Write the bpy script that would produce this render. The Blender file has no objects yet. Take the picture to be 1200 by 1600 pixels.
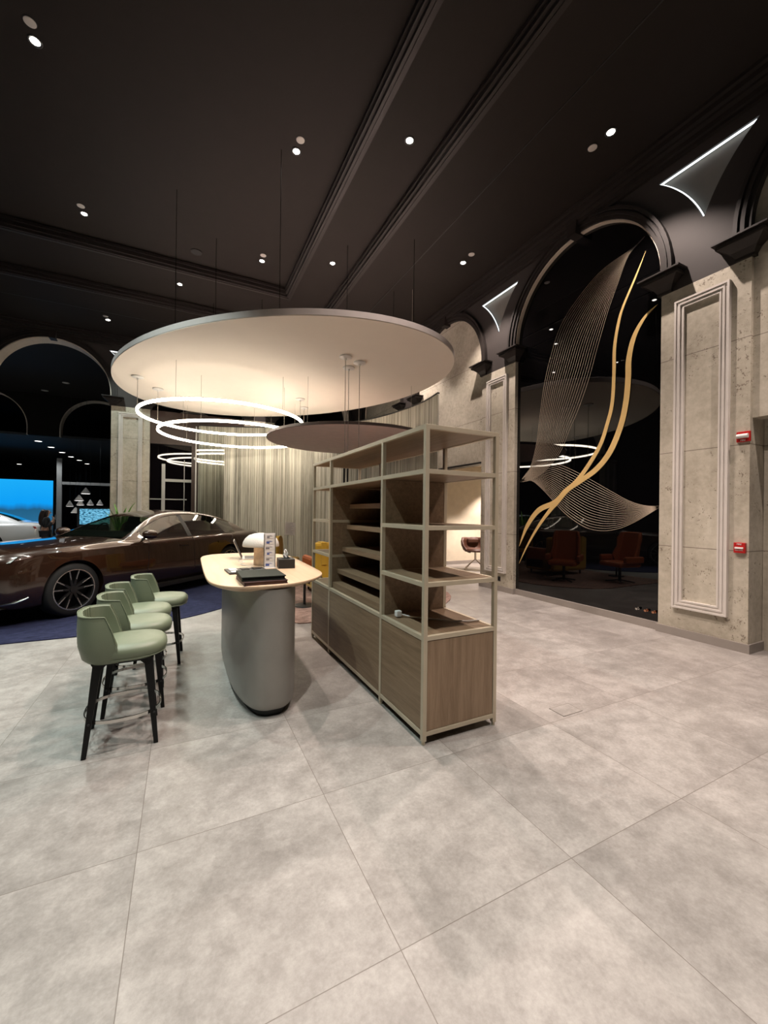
import bpy, bmesh, math, random
from mathutils import Vector, Matrix, Euler
from mathutils.geometry import tessellate_polygon
random.seed(7)
PI = math.pi
SC = bpy.context.scene
COL = SC.collection

# ------------------------------------------------------------------ camera
HC = 1.5
yaw, pitch, roll = math.radians(26.3606), math.radians(0.056), math.radians(0.6745)
cam_d = bpy.data.cameras.new('camera')
cam = bpy.data.objects.new('camera', cam_d)
COL.objects.link(cam)
_f = Vector((math.sin(yaw), math.cos(yaw), 0)); _r = Vector((math.cos(yaw), -math.sin(yaw), 0)); _u = Vector((0, 0, 1))
_f2 = _f*math.cos(pitch) + _u*math.sin(pitch); _u2 = _u*math.cos(pitch) - _f*math.sin(pitch)
_r3 = _r*math.cos(roll) + _u2*math.sin(roll); _u3 = _u2*math.cos(roll) - _r*math.sin(roll)
cam.matrix_world = Matrix(((_r3.x, _u3.x, -_f2.x, 0), (_r3.y, _u3.y, -_f2.y, 0), (_r3.z, _u3.z, -_f2.z, HC), (0, 0, 0, 1)))
cam_d.sensor_fit = 'VERTICAL'; cam_d.sensor_height = 36.0
cam_d.lens = 626.574/1600*36.0
cam_d.shift_x = (600-595.998)/1600; cam_d.shift_y = (800.763-800)/1600
cam_d.clip_start = 0.05; cam_d.clip_end = 200
SC.camera = cam

# ------------------------------------------------------------------ view, world
SC.view_settings.view_transform = 'Standard'
SC.view_settings.look = 'None'
SC.view_settings.exposure = 0.14
SC.view_settings.gamma = 1.0
SC.view_settings.use_curve_mapping = False
SC.cycles.use_denoising = True
SC.cycles.max_bounces = 8
SC.cycles.transparent_max_bounces = 10
SC.cycles.sample_clamp_indirect = 4.0
SC.cycles.caustics_reflective = False
SC.cycles.caustics_refractive = False
W = bpy.data.worlds.new('world'); SC.world = W; W.use_nodes = True
W.node_tree.nodes['Background'].inputs[0].default_value = (0.55, 0.6, 0.7, 1)
W.node_tree.nodes['Background'].inputs[1].default_value = 0.02

SPOT = 470.0      # power of one ceiling downlight
RING = 28.0       # emission of the ring pendants
FILL = 1.0
def spot(x, y, z, power=None, col=(1, .86, .72), ang=95, blend=.45, size=.03, aim=None, name='downlight_or_added_spot'):
    l = bpy.data.lights.new(name, 'SPOT'); l.energy = power or SPOT; l.color = col
    l.spot_size = math.radians(ang); l.spot_blend = blend; l.shadow_soft_size = size
    o = bpy.data.objects.new(name, l); COL.objects.link(o); o.location = (x, y, z)
    if aim:
        o.rotation_euler = (Vector(aim)-Vector((x, y, z))).to_track_quat('-Z', 'Y').to_euler()
    return o

# ------------------------------------------------------------------ node helpers
def nt_new(name):
    m = bpy.data.materials.new(name); m.use_nodes = True
    return m, m.node_tree, m.node_tree.nodes['Principled BSDF']
def P(name, col, rough=.5, metal=0, spec=.5, coat=0, emit=None, estr=0, noise=None, bump=0, bscale=200, sheen=0):
    m, t, b = nt_new(name)
    b.inputs['Base Color'].default_value = (*col, 1)
    b.inputs['Roughness'].default_value = rough
    b.inputs['Metallic'].default_value = metal
    b.inputs['Specular IOR Level'].default_value = spec
    b.inputs['Coat Weight'].default_value = coat
    b.inputs['Coat Roughness'].default_value = .03
    b.inputs['Sheen Weight'].default_value = sheen
    if emit:
        b.inputs['Emission Color'].default_value = (*emit, 1); b.inputs['Emission Strength'].default_value = estr
    tc = t.nodes.new('ShaderNodeTexCoord')
    n = t.nodes.new('ShaderNodeTexNoise'); n.inputs['Scale'].default_value = noise[0] if noise else 6
    n.inputs['Detail'].default_value = 5
    t.links.new(tc.outputs['Object'], n.inputs['Vector'])
    k = noise[1] if noise else .05
    r = t.nodes.new('ShaderNodeValToRGB')
    r.color_ramp.elements[0].position = .3; r.color_ramp.elements[1].position = .7
    r.color_ramp.elements[0].color = tuple(c*(1-k) for c in col)+(1,)
    r.color_ramp.elements[1].color = tuple(min(1, c*(1+k)) for c in col)+(1,)
    t.links.new(n.outputs['Fac'], r.inputs[0]); t.links.new(r.outputs[0], b.inputs['Base Color'])
    if bump:
        n2 = t.nodes.new('ShaderNodeTexNoise'); n2.inputs['Scale'].default_value = bscale; n2.inputs['Detail'].default_value = 3
        t.links.new(tc.outputs['Object'], n2.inputs['Vector'])
        bp = t.nodes.new('ShaderNodeBump'); bp.inputs['Strength'].default_value = bump; bp.inputs['Distance'].default_value = .005
        t.links.new(n2.outputs['Fac'], bp.inputs['Height']); t.links.new(bp.outputs[0], b.inputs['Normal'])
    return m
def EM(name, col, s):
    m = bpy.data.materials.new(name); m.use_nodes = True; t = m.node_tree
    t.nodes.clear()
    o = t.nodes.new('ShaderNodeOutputMaterial'); e = t.nodes.new('ShaderNodeEmission')
    e.inputs[0].default_value = (*col, 1); e.inputs[1].default_value = s
    t.links.new(e.outputs[0], o.inputs[0]); return m
def mapping(t, scale, out='Object', rot=(0, 0, 0)):
    tc = t.nodes.new('ShaderNodeTexCoord'); mp = t.nodes.new('ShaderNodeMapping')
    mp.inputs['Scale'].default_value = scale; mp.inputs['Rotation'].default_value = rot
    t.links.new(tc.outputs[out], mp.inputs[0]); return mp.outputs[0]
def noise(t, vec, scale, detail=5, rough=.55, dist=0):
    n = t.nodes.new('ShaderNodeTexNoise'); n.inputs['Scale'].default_value = scale
    n.inputs['Detail'].default_value = detail; n.inputs['Roughness'].default_value = rough; n.inputs['Distortion'].default_value = dist
    t.links.new(vec, n.inputs['Vector']); return n.outputs['Fac']
def ramp(t, fac, stops):
    r = t.nodes.new('ShaderNodeValToRGB'); e = r.color_ramp.elements
    while len(e) < len(stops): e.new(.5)
    for i, (p, c) in enumerate(stops): e[i].position = p; e[i].color = (*c, 1) if len(c) == 3 else c
    t.links.new(fac, r.inputs[0]); return r.outputs[0]
def mth(t, op, a, b=None, c=None):
    n = t.nodes.new('ShaderNodeMath'); n.operation = op
    for i, v in enumerate((a, b, c)):
        if v is None: continue
        if isinstance(v, (int, float)): n.inputs[i].default_value = v
        else: t.links.new(v, n.inputs[i])
    return n.outputs[0]
def mixc(t, fac, a, b, mode='MIX'):
    n = t.nodes.new('ShaderNodeMix'); n.data_type = 'RGBA'; n.blend_type = mode
    for i, v in ((0, fac), (6, a), (7, b)):
        if isinstance(v, (int, float)): n.inputs[i].default_value = v
        elif isinstance(v, tuple): n.inputs[i].default_value = (*v, 1)
        else: t.links.new(v, n.inputs[i])
    return n.outputs[2]

def mat_floor():
    m, t, b = nt_new('large_stone_tile')
    v = mapping(t, (1, 1, 1))
    s = t.nodes.new('ShaderNodeSeparateXYZ'); t.links.new(v, s.inputs[0])
    fx = mth(t, 'DIVIDE', mth(t, 'SUBTRACT', s.outputs[0], .688), .8515)
    fy = mth(t, 'DIVIDE', mth(t, 'SUBTRACT', s.outputs[1], 1.196), .8455)
    def dist(f, w):
        g = mth(t, 'SUBTRACT', f, mth(t, 'ROUND', f)); return mth(t, 'LESS_THAN', mth(t, 'ABSOLUTE', g), w)
    joint = mth(t, 'MAXIMUM', dist(fx, .0019), dist(fy, .0019))
    cx = t.nodes.new('ShaderNodeCombineXYZ')
    t.links.new(mth(t, 'FLOOR', fx), cx.inputs[0]); t.links.new(mth(t, 'FLOOR', fy), cx.inputs[1])
    wn = t.nodes.new('ShaderNodeTexWhiteNoise'); wn.noise_dimensions = '3D'; t.links.new(cx.outputs[0], wn.inputs['Vector'])
    off = t.nodes.new('ShaderNodeVectorMath'); off.operation = 'SCALE'; t.links.new(wn.outputs['Color'], off.inputs[0]); off.inputs['Scale'].default_value = 7
    add = t.nodes.new('ShaderNodeVectorMath'); add.operation = 'ADD'; t.links.new(v, add.inputs[0]); t.links.new(off.outputs[0], add.inputs[1])
    n1 = noise(t, add.outputs[0], 1.7, 7, .62, .4); n2 = noise(t, add.outputs[0], 9, 7, .68, .2); n3 = noise(t, add.outputs[0], 55, 4, .7)
    sm = mth(t, 'ADD', mth(t, 'MULTIPLY', n1, .42), mth(t, 'ADD', mth(t, 'MULTIPLY', n2, .36), mth(t, 'MULTIPLY', n3, .22)))
    c = ramp(t, sm, [(.37, (.185, .171, .157)), (.47, (.247, .231, .214)), (.54, (.305, .288, .268)), (.64, (.385, .365, .342))])
    tint = mth(t, 'ADD', mth(t, 'MULTIPLY', wn.outputs['Value'], .08), .96)
    c = mixc(t, 1.0, c, tint, 'MULTIPLY')
    c = mixc(t, mth(t, 'MULTIPLY', joint, .85), c, (.12, .10, .085))
    t.links.new(c, b.inputs['Base Color'])
    rg = ramp(t, n2, [(.3, (.34,)*3), (.7, (.48,)*3)]); t.links.new(rg, b.inputs['Roughness'])
    b.inputs['Specular IOR Level'].default_value = .4
    bp = t.nodes.new('ShaderNodeBump'); bp.inputs['Strength'].default_value = .15; bp.inputs['Distance'].default_value = .003
    t.links.new(sm, bp.inputs['Height']); t.links.new(bp.outputs[0], b.inputs['Normal'])
    return m
def mat_concrete():
    m, t, b = nt_new('board_marked_concrete')
    v = mapping(t, (1, 1, 1))
    s = t.nodes.new('ShaderNodeSeparateXYZ'); t.links.new(v, s.inputs[0])
    fz = mth(t, 'DIVIDE', mth(t, 'SUBTRACT', s.outputs[2], 1.12), 1.19)
    g = mth(t, 'ABSOLUTE', mth(t, 'SUBTRACT', fz, mth(t, 'ROUND', fz)))
    joint = mth(t, 'LESS_THAN', g, .0042)
    n1 = noise(t, v, 1.4, 7, .6, .3); n2 = noise(t, v, 14, 6, .65)
    sm = mth(t, 'ADD', mth(t, 'MULTIPLY', n1, .6), mth(t, 'MULTIPLY', n2, .4))
    c = ramp(t, sm, [(.35, (.33, .30, .235)), (.52, (.46, .425, .345)), (.66, (.56, .525, .44))])
    # worm-like pits, denser in patches
    pv = mapping(t, (1.0, 1.0, .62), rot=(.5, .4, .3))
    vor = t.nodes.new('ShaderNodeTexVoronoi'); vor.inputs['Scale'].default_value = 30; vor.inputs['Randomness'].default_value = 1
    dn = t.nodes.new('ShaderNodeTexNoise'); dn.inputs['Scale'].default_value = 22; t.links.new(v, dn.inputs['Vector'])
    dv = t.nodes.new('ShaderNodeVectorMath'); dv.operation = 'MULTIPLY_ADD'
    t.links.new(dn.outputs['Color'], dv.inputs[0]); dv.inputs[1].default_value = (.12, .12, .12); t.links.new(pv, dv.inputs[2])
    t.links.new(dv.outputs[0], vor.inputs['Vector'])
    patch = noise(t, v, 2.6, 4, .6)
    thr = mth(t, 'MULTIPLY', mth(t, 'SUBTRACT', patch, .42), 1.9)
    pit = mth(t, 'LESS_THAN', vor.outputs['Distance'], thr)
    pn = mth(t, 'MULTIPLY', pit, mth(t, 'GREATER_THAN', noise(t, v, 16, 3, .7), .52))
    c = mixc(t, mth(t, 'MULTIPLY', pn, .75), c, (.15, .12, .085))
    c = mixc(t, mth(t, 'MULTIPLY', joint, .8), c, (.16, .135, .105))
    t.links.new(c, b.inputs['Base Color']); b.inputs['Roughness'].default_value = .72
    bp = t.nodes.new('ShaderNodeBump'); bp.inputs['Strength'].default_value = .5; bp.inputs['Distance'].default_value = .01
    hh = mth(t, 'SUBTRACT', mth(t, 'MULTIPLY', sm, .5), mth(t, 'MAXIMUM', pn, joint))
    t.links.new(hh, bp.inputs['Height']); t.links.new(bp.outputs[0], b.inputs['Normal'])
    return m
def mat_wood(name, dark, light, scale=(3, 3, 3), rough=.5, stretch='Y'):
    m, t, b = nt_new(name)
    sc = {'Y': (1, .06, 1), 'Z': (1, 1, .06), 'X': (.06, 1, 1)}[stretch]
    v = mapping(t, tuple(a*s for a, s in zip(sc, scale)))
    n1 = noise(t, v, 9, 8, .65, .6); n2 = noise(t, v, 60, 4, .6)
    sm = mth(t, 'ADD', mth(t, 'MULTIPLY', n1, .75), mth(t, 'MULTIPLY', n2, .25))
    c = ramp(t, sm, [(.33, dark), (.66, light)])
    t.links.new(c, b.inputs['Base Color']); b.inputs['Roughness'].default_value = rough
    b.inputs['Specular IOR Level'].default_value = .35
    bp = t.nodes.new('ShaderNodeBump'); bp.inputs['Strength'].default_value = .12; bp.inputs['Distance'].default_value = .002
    t.links.new(sm, bp.inputs['Height']); t.links.new(bp.outputs[0], b.inputs['Normal'])
    return m
def mat_strings():
    m, t, b = nt_new('vertical_thread_panel')
    v = mapping(t, (1, 1, 1), 'UV')
    s = t.nodes.new('ShaderNodeSeparateXYZ'); t.links.new(v, s.inputs[0])
    def streak(fx, fy, det):
        c = t.nodes.new('ShaderNodeCombineXYZ'); t.links.new(mth(t, 'MULTIPLY', s.outputs[0], fx), c.inputs[0])
        t.links.new(mth(t, 'MULTIPLY', s.outputs[1], fy), c.inputs[1]); return noise(t, c.outputs[0], 1, det, .7)
    a = streak(34, .12, 5); d = streak(2.2, .1, 3); e = streak(90, 3.0, 2)
    sm = mth(t, 'ADD', mth(t, 'MULTIPLY', a, .62), mth(t, 'ADD', mth(t, 'MULTIPLY', d, .25), mth(t, 'MULTIPLY', e, .13)))
    c = ramp(t, sm, [(.38, (.06, .057, .045)), (.46, (.25, .24, .195)), (.55, (.50, .485, .41)), (.66, (.68, .66, .56))])
    t.links.new(c, b.inputs['Base Color']); b.inputs['Roughness'].default_value = .6
    return m
def mat_rug(name, c1, c2, sc=(3, 14, 1), rough=.95):
    m, t, b = nt_new(name)
    v = mapping(t, sc, rot=(0, 0, .25)); n = noise(t, v, 1.6, 6, .7, .6); n2 = noise(t, mapping(t, (1, 1, 1)), 150, 3, .7)
    sm = mth(t, 'ADD', mth(t, 'MULTIPLY', n, .75), mth(t, 'MULTIPLY', n2, .25))
    t.links.new(ramp(t, sm, [(.36, c1), (.6, c2)]), b.inputs['Base Color']); b.inputs['Roughness'].default_value = rough
    b.inputs['Specular IOR Level'].default_value = .1
    bp = t.nodes.new('ShaderNodeBump'); bp.inputs['Strength'].default_value = .5; bp.inputs['Distance'].default_value = .01
    t.links.new(n2, bp.inputs['Height']); t.links.new(bp.outputs[0], b.inputs['Normal'])
    return m
def mat_glass(name, tint=(.85, .9, .88), refl=.12, opac=.1, dark=(.02, .025, .02)):
    m = bpy.data.materials.new(name); m.use_nodes = True; t = m.node_tree; t.nodes.clear()
    o = t.nodes.new('ShaderNodeOutputMaterial'); tr = t.nodes.new('ShaderNodeBsdfTransparent'); tr.inputs[0].default_value = (*tint, 1)
    gl = t.nodes.new('ShaderNodeBsdfGlossy'); gl.inputs['Roughness'].default_value = .02
    df = t.nodes.new('ShaderNodeBsdfDiffuse'); df.inputs[0].default_value = (*dark, 1)
    m1 = t.nodes.new('ShaderNodeMixShader'); m1.inputs[0].default_value = opac
    t.links.new(tr.outputs[0], m1.inputs[1]); t.links.new(df.outputs[0], m1.inputs[2])
    lw = t.nodes.new('ShaderNodeFresnel'); lw.inputs[0].default_value = 1.5
    fa = mth(t, 'ADD', lw.outputs[0], refl)
    m2 = t.nodes.new('ShaderNodeMixShader'); t.links.new(fa, m2.inputs[0])
    t.links.new(m1.outputs[0], m2.inputs[1]); t.links.new(gl.outputs[0], m2.inputs[2]); t.links.new(m2.outputs[0], o.inputs[0])
    return m
def mat_screen_blue():
    m = bpy.data.materials.new('blue_sea_screen'); m.use_nodes = True; t = m.node_tree; t.nodes.clear()
    o = t.nodes.new('ShaderNodeOutputMaterial'); e = t.nodes.new('ShaderNodeEmission')
    v = mapping(t, (1, 1, 1), 'UV'); s = t.nodes.new('ShaderNodeSeparateXYZ'); t.links.new(v, s.inputs[0])
    w = noise(t, mapping(t, (5, .6, 1), 'UV'), 1, 3, .6)
    h = mth(t, 'ADD', s.outputs[1], mth(t, 'MULTIPLY', mth(t, 'SUBTRACT', w, .5), .22))
    c = ramp(t, h, [(.0, (.012, .07, .14)), (.22, (.02, .13, .26)), (.44, (.015, .10, .20)), (.475, (.01, .16, .42)), (.56, (.004, .30, .80)), (1, (.01, .36, .82))])
    t.links.new(c, e.inputs[0]); e.inputs[1].default_value = 1.05; t.links.new(e.outputs[0], o.inputs[0]); return m
def mat_screen_pale():
    m = bpy.data.materials.new('pale_blue_screen'); m.use_nodes = True; t = m.node_tree; t.nodes.clear()
    o = t.nodes.new('ShaderNodeOutputMaterial'); e = t.nodes.new('ShaderNodeEmission')
    n = noise(t, mapping(t, (12, 20, 1), 'UV'), 1, 2, .5, .5)
    c = ramp(t, n, [(.42, (.02, .09, .16)), (.47, (.12, .42, .62)), (.6, (.22, .60, .85))])
    t.links.new(c, e.inputs[0]); e.inputs[1].default_value = .9; t.links.new(e.outputs[0], o.inputs[0]); return m

M = {}
M['floor'] = mat_floor(); M['conc'] = mat_concrete(); M['tripanel'] = P('grey_recess_paint', (.17, .16, .14), .7)
M['black'] = P('black_ceiling_paint', (.0128, .0098, .0078), .75, spec=.25)
M['blackwall'] = P('charcoal_wall_paint', (.036, .031, .029), .6, spec=.3)
M['impost'] = P('dark_moulding_paint', (.019, .0155, .0138), .5, spec=.35)
M['mould'] = P('pale_grey_moulding', (.60, .57, .53), .5)
M['beige'] = P('beige_arch_lining', (.68, .60, .50), .6)
M['skirt'] = P('grey_stone_skirting', (.27, .245, .22), .5)
M['blackglass'] = P('black_mirror_glass', (.0012, .0012, .0014), .015, spec=.55)
M['gold'] = P('brushed_gold_vinyl', (.72, .50, .20), .42, metal=.25)
M['paleline'] = P('pale_gold_line_vinyl', (.46, .38, .29), .5)
M['woodH'] = mat_wood('brown_oak_board', (.165, .107, .064), (.275, .190, .120), (3, 3, 3), .5, 'Y')
M['woodV'] = mat_wood('brown_oak_upright_grain', (.195, .127, .077), (.325, .225, .145), (3, 3, 3), .5, 'Z')
M['champ'] = P('champagne_metal', (.50, .43, .32), .42, metal=.2)
M['tabletop'] = mat_wood('pale_beech_veneer', (.52, .355, .22), (.64, .465, .32), (2, 2, 2), .38, 'Y')
M['tablebase'] = P('taupe_metallic_lacquer', (.30, .285, .26), .40, metal=.3)
M['blk'] = P('black_plastic', (.012, .012, .012), .45)
M['leg'] = P('black_stained_ash', (.005, .005, .005), .5, spec=.25)
M['green'] = P('sage_green_leather', (.15, .178, .118), .42, spec=.45, bump=.12, bscale=260)
M['chrome'] = P('polished_steel', (.62, .60, .57), .18, metal=1)
M['white'] = P('white_plastic', (.75, .74, .72), .4)
M['disc'] = P('off_white_disc_panel', (.84, .77, .69), .8, spec=.1, noise=(3, .01))
M['discrim'] = P('grey_disc_rim', (.60, .55, .53), .6)
M['pinkdisc'] = P('mauve_disc_panel', (.76, .63, .62), .7)
M['pinkrim'] = P('dark_mauve_rim', (.10, .08, .08), .5)
M['ring'] = EM('ring_diffuser', (1, .87, .70), RING)
M['alu'] = P('anodised_aluminium', (.55, .53, .5), .35, metal=.8)
M['led'] = EM('cool_led_strip', (.9, .96, 1), 2.6)
M['lamp'] = EM('downlight_lens', (1, .93, .82), 30)
M['lamp_dim'] = EM('far_downlight_lens', (1, .95, .9), 4)
M['wire'] = P('thin_black_cable', (.003, .003, .003), 1, spec=0)
M['wirew'] = P('thin_grey_cable', (.30, .27, .23), .5)
M['navy'] = mat_rug('navy_carpet', (.006, .007, .018), (.034, .038, .085), (5, 24, 1))
M['pinkrug'] = mat_rug('russet_striped_rug', (.07, .035, .028), (.42, .29, .24), (5, 26, 1))
M['strings'] = mat_strings()
M['mustard'] = P('mustard_fabric', (.50, .30, .03), .85, sheen=.2, spec=.2)
M['orange'] = P('burnt_orange_leather', (.38, .09, .02), .5)
M['brownl'] = P('brown_leather', (.085, .034, .020), .45)
M['rust'] = P('rust_fabric', (.35, .10, .035), .8)
M['red'] = P('fire_alarm_red', (.42, .012, .012), .35)
M['brownpanel'] = P('dark_brown_portal_panel', (.055, .032, .024), .45)
M['glassdark'] = P('dark_glass_door', (.004, .003, .004), .02, spec=.6)
M['glass'] = mat_glass('clear_glass', (.97, .98, .96), .02, .02, (.5, .5, .45))
M['cream'] = P('cream_wall_paint', (.62, .56, .44), .75, spec=.2)
M['paper'] = P('white_paper', (.72, .71, .70), .7)
M['gray'] = P('light_grey_aluminium', (.42, .42, .40), .45, metal=.2)
M['dgray'] = P('dim_grey_wall', (.06, .065, .07), .7)
M['carbrown'] = P('dark_bronze_car_paint', (.042, .017, .009), .25, metal=.35, coat=1, noise=(3, .02))
M['carwhite'] = P('white_car_paint', (.75, .74, .70), .25, coat=1, noise=(3, .01))
M['carglass'] = mat_glass('tinted_car_glass', (.55, .63, .50), .16, .12, (.01, .012, .01))
M['tyre'] = P('black_rubber', (.010, .010, .010), .75)
M['rimdark'] = P('gloss_black_wheel', (.010, .010, .010), .3)
M['rimsilver'] = P('machined_wheel_metal', (.55, .54, .52), .25, metal=.9)
M['bluelm'] = mat_screen_blue(); M['pales'] = mat_screen_pale()
M['skin'] = P('skin', (.50, .30, .22), .55)
M['hair'] = P('dark_brown_hair', (.018, .009, .007), .5)
M['jacket'] = P('black_jacket', (.010, .010, .013), .8)
M['leaf'] = P('green_leaf', (.10, .22, .03), .45)
M['stonew'] = P('travertine_lamp_stem', (.78, .65, .50), .7, noise=(14, .2))
M['shade'] = P('textured_white_shade', (.66, .62, .56), .8, bump=.6, bscale=120)
M['darkred'] = P('dark_maroon_cover', (.055, .022, .020), .5)
M['bookgreen'] = P('black_leatherette_cover', (.014, .019, .013), .7, spec=.25, bump=.2, bscale=300)
M['blue'] = P('blue_print', (.05, .10, .35), .6)
M['inkgrey'] = P('grey_print', (.22, .22, .24), .7)
M['copper'] = P('copper_metal', (.65, .33, .2), .25, metal=1)

# ------------------------------------------------------------------ mesh helpers
class MB:
    def __init__(s): s.v = []; s.f = []; s.uv = {}
    def add(s, vs, fs):
        b = len(s.v); s.v += [tuple(v) for v in vs]; s.f += [tuple(b+i for i in f) for f in fs]; return s
    def box(s, a, b):
        x0, y0, z0 = a; x1, y1, z1 = b
        return s.add([(x0, y0, z0), (x1, y0, z0), (x1, y1, z0), (x0, y1, z0), (x0, y0, z1), (x1, y0, z1), (x1, y1, z1), (x0, y1, z1)],
                     [(0, 3, 2, 1), (4, 5, 6, 7), (0, 1, 5, 4), (1, 2, 6, 5), (2, 3, 7, 6), (3, 0, 4, 7)])
    def loft(s, rings, closed=True, cap=True, loop=False):
        n = len(rings[0]); vs = [p for r in rings for p in r]; fs = []
        m = len(rings)
        for i in range(m if loop else m-1):
            j = (i+1) % m
            for k in range(n if closed else n-1):
                l = (k+1) % n
                fs.append((i*n+k, i*n+l, j*n+l, j*n+k))
        if cap and not loop:
            fs.append(tuple(range(n-1, -1, -1))); fs.append(tuple((m-1)*n+k for k in range(n)))
        return s.add(vs, fs)
    def tube(s, pts, r, n=8, loop=False):
        pts = [Vector(p) for p in pts]; rings = []; m = len(pts); up = None
        for i, p in enumerate(pts):
            if loop: d = pts[(i+1) % m]-pts[i-1]
            else: d = pts[min(i+1, m-1)]-pts[max(i-1, 0)]
            d.normalize()
            if up is None:
                up = Vector((0, 0, 1)) if abs(d.z) < .9 else Vector((1, 0, 0))
            a = d.cross(up); a.normalize(); b = a.cross(d); up = b
            rr = r[i] if isinstance(r, (list, tuple)) else r
            rings.append([p+a*math.cos(2*PI*k/n)*rr+b*math.sin(2*PI*k/n)*rr for k in range(n)])
        return s.loft(rings, True, True, loop)
    def band(s, pts, w, h, loop=False):
        """rectangular section swept along a level path: w across, h upright"""
        pts = [Vector(p) for p in pts]; rings = []; m = len(pts)
        for i, p in enumerate(pts):
            d = (pts[(i+1) % m]-pts[i-1]) if loop else (pts[min(i+1, m-1)]-pts[max(i-1, 0)])
            d.z = 0; d.normalize(); a = Vector((d.y, -d.x, 0)); u = Vector((0, 0, 1))
            rings.append([p+a*w/2-u*h/2, p+a*w/2+u*h/2, p-a*w/2+u*h/2, p-a*w/2-u*h/2])
        return s.loft(rings, True, True, loop)
    def lathe(s, prof, c=(0, 0, 0), n=32, axis='Z', solid=False):
        rings = []
        for r, z in prof:
            ring = []
            for k in range(n):
                a = 2*PI*k/n; x, y = r*math.cos(a), r*math.sin(a)
                if axis == 'Z': q = (x, y, z)
                elif axis == 'Y': q = (x, z, y)
                else: q = (z, x, y)
                ring.append((c[0]+q[0], c[1]+q[1], c[2]+q[2]))
            rings.append(ring)
        hollow = prof[0][0] > .0015 and prof[-1][0] > .0015 and not solid
        return s.loft(rings, True, True, hollow)
    def plate(s, outer, holes, t0, t1, fn):
        """flat polygon with holes given in (u,v), between depths t0,t1; fn(u,v,t)->xyz"""
        loops = [outer]+list(holes); vec = [[Vector((a, b, 0)) for a, b in l] for l in loops]
        tris = tessellate_polygon(vec); flat = [p for l in loops for p in l]; n = len(flat)
        vs = [fn(a, b, t0) for a, b in flat]+[fn(a, b, t1) for a, b in flat]
        fs = [tuple(t) for t in tris]+[tuple(n+i for i in reversed(t)) for t in tris]
        o = 0
        for l in loops:
            k = len(l)
            for i in range(k): j = (i+1) % k; fs.append((o+i, o+j, n+o+j, n+o+i))
            o += k
        return s.add(vs, fs)
    def xf(s, mat):
        s.v = [tuple(mat @ Vector(v)) for v in s.v]; return s
    def build(s, name, mat, parent=None, smooth=False, bevel=0, loc=None, sub=0, angle=40, solid=0):
        me = bpy.data.meshes.new(name); me.from_pydata(s.v, [], s.f)
        bm = bmesh.new(); bm.from_mesh(me); bmesh.ops.recalc_face_normals(bm, faces=bm.faces); bm.to_mesh(me); bm.free()
        if isinstance(mat, str): mat = M[mat]
        me.materials.append(mat)
        if smooth:
            for p in me.polygons: p.use_smooth = True
            if not sub:
                try: me.set_sharp_from_angle(angle=math.radians(angle))
                except Exception: pass
        o = bpy.data.objects.new(name, me); COL.objects.link(o)
        if parent: o.parent = parent
        if loc: o.location = loc
        if solid:
            md = o.modifiers.new('solid', 'SOLIDIFY'); md.thickness = solid; md.offset = 0
        if sub:
            md = o.modifiers.new('sub', 'SUBSURF'); md.levels = sub; md.render_levels = sub
        if bevel:
            md = o.modifiers.new('bevel', 'BEVEL'); md.width = bevel; md.segments = 2; md.limit_method = 'ANGLE'; md.angle_limit = math.radians(40)
        return o
def B(a, b): return MB().box(a, b)
def thing(name, label, cat, loc=(0, 0, 0), rz=0, group=None):
    o = bpy.data.objects.new(name, None); COL.objects.link(o); o.location = loc; o.rotation_euler = (0, 0, rz)
    o.empty_display_size = .1
    o['label'] = label; o['category'] = cat
    if group: o['group'] = group
    return o
def tag(o, label, cat, group=None):
    o['label'] = label; o['category'] = cat
    if group: o['group'] = group
    return o
def struct(o): o['kind'] = 'structure'; return o
def dup(root, loc, rz=None, label=None, group=None):
    r = root.copy(); COL.objects.link(r); r.location = loc
    if rz is not None: r.rotation_euler = (0, 0, rz)
    if label: r['label'] = label
    if group: r['group'] = group
    for ch in list(root.children):
        c = ch.copy(); COL.objects.link(c); c.parent = r
        for g in ch.children:
            d = g.copy(); COL.objects.link(d); d.parent = c
    return r
def arc(cx, cy, r, a0, a1, n): return [(cx+r*math.cos(math.radians(a0+(a1-a0)*i/n)), cy+r*math.sin(math.radians(a0+(a1-a0)*i/n))) for i in range(n+1)]
def smooth_loop(pts, k=6, loop=True):
    out = []; n = len(pts)
    for i in range(n if loop else n-1):
        g = (lambda j: pts[j % n]) if loop else (lambda j: pts[max(0, min(n-1, j))])
        p0, p1, p2, p3 = [Vector(g(i+d)) for d in (-1, 0, 1, 2)]
        for q in range(k):
            t = q/k
            out.append(tuple(.5*((2*p1)+(p2-p0)*t+(2*p0-5*p1+4*p2-p3)*t*t+(3*p1-p0-3*p2+p3)*t**3)))
    if not loop: out.append(tuple(pts[-1]))
    return out
def super_e(cx, cy, a, b, n, m=48, z=0):
    out = []
    for i in range(m):
        t = 2*PI*i/m; c, s_ = math.cos(t), math.sin(t)
        out.append((cx+a*math.copysign(abs(c)**(2/n), c), cy+b*math.copysign(abs(s_)**(2/n), s_), z))
    return out
def text_mesh(txt, size, name, mat, parent, loc, rot, ext=.001):
    cu = bpy.data.curves.new(name, 'FONT'); cu.body = txt; cu.size = size; cu.extrude = ext; cu.align_x = 'CENTER'; cu.align_y = 'CENTER'
    tmp = bpy.data.objects.new('tmp_text', cu); COL.objects.link(tmp)
    dg = bpy.context.evaluated_depsgraph_get(); me = bpy.data.meshes.new_from_object(tmp.evaluated_get(dg))
    bpy.data.objects.remove(tmp)
    me.materials.clear(); me.materials.append(M[mat])
    o = bpy.data.objects.new(name, me); COL.objects.link(o); o.parent = parent; o.location = loc; o.rotation_euler = rot
    return o

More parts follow.
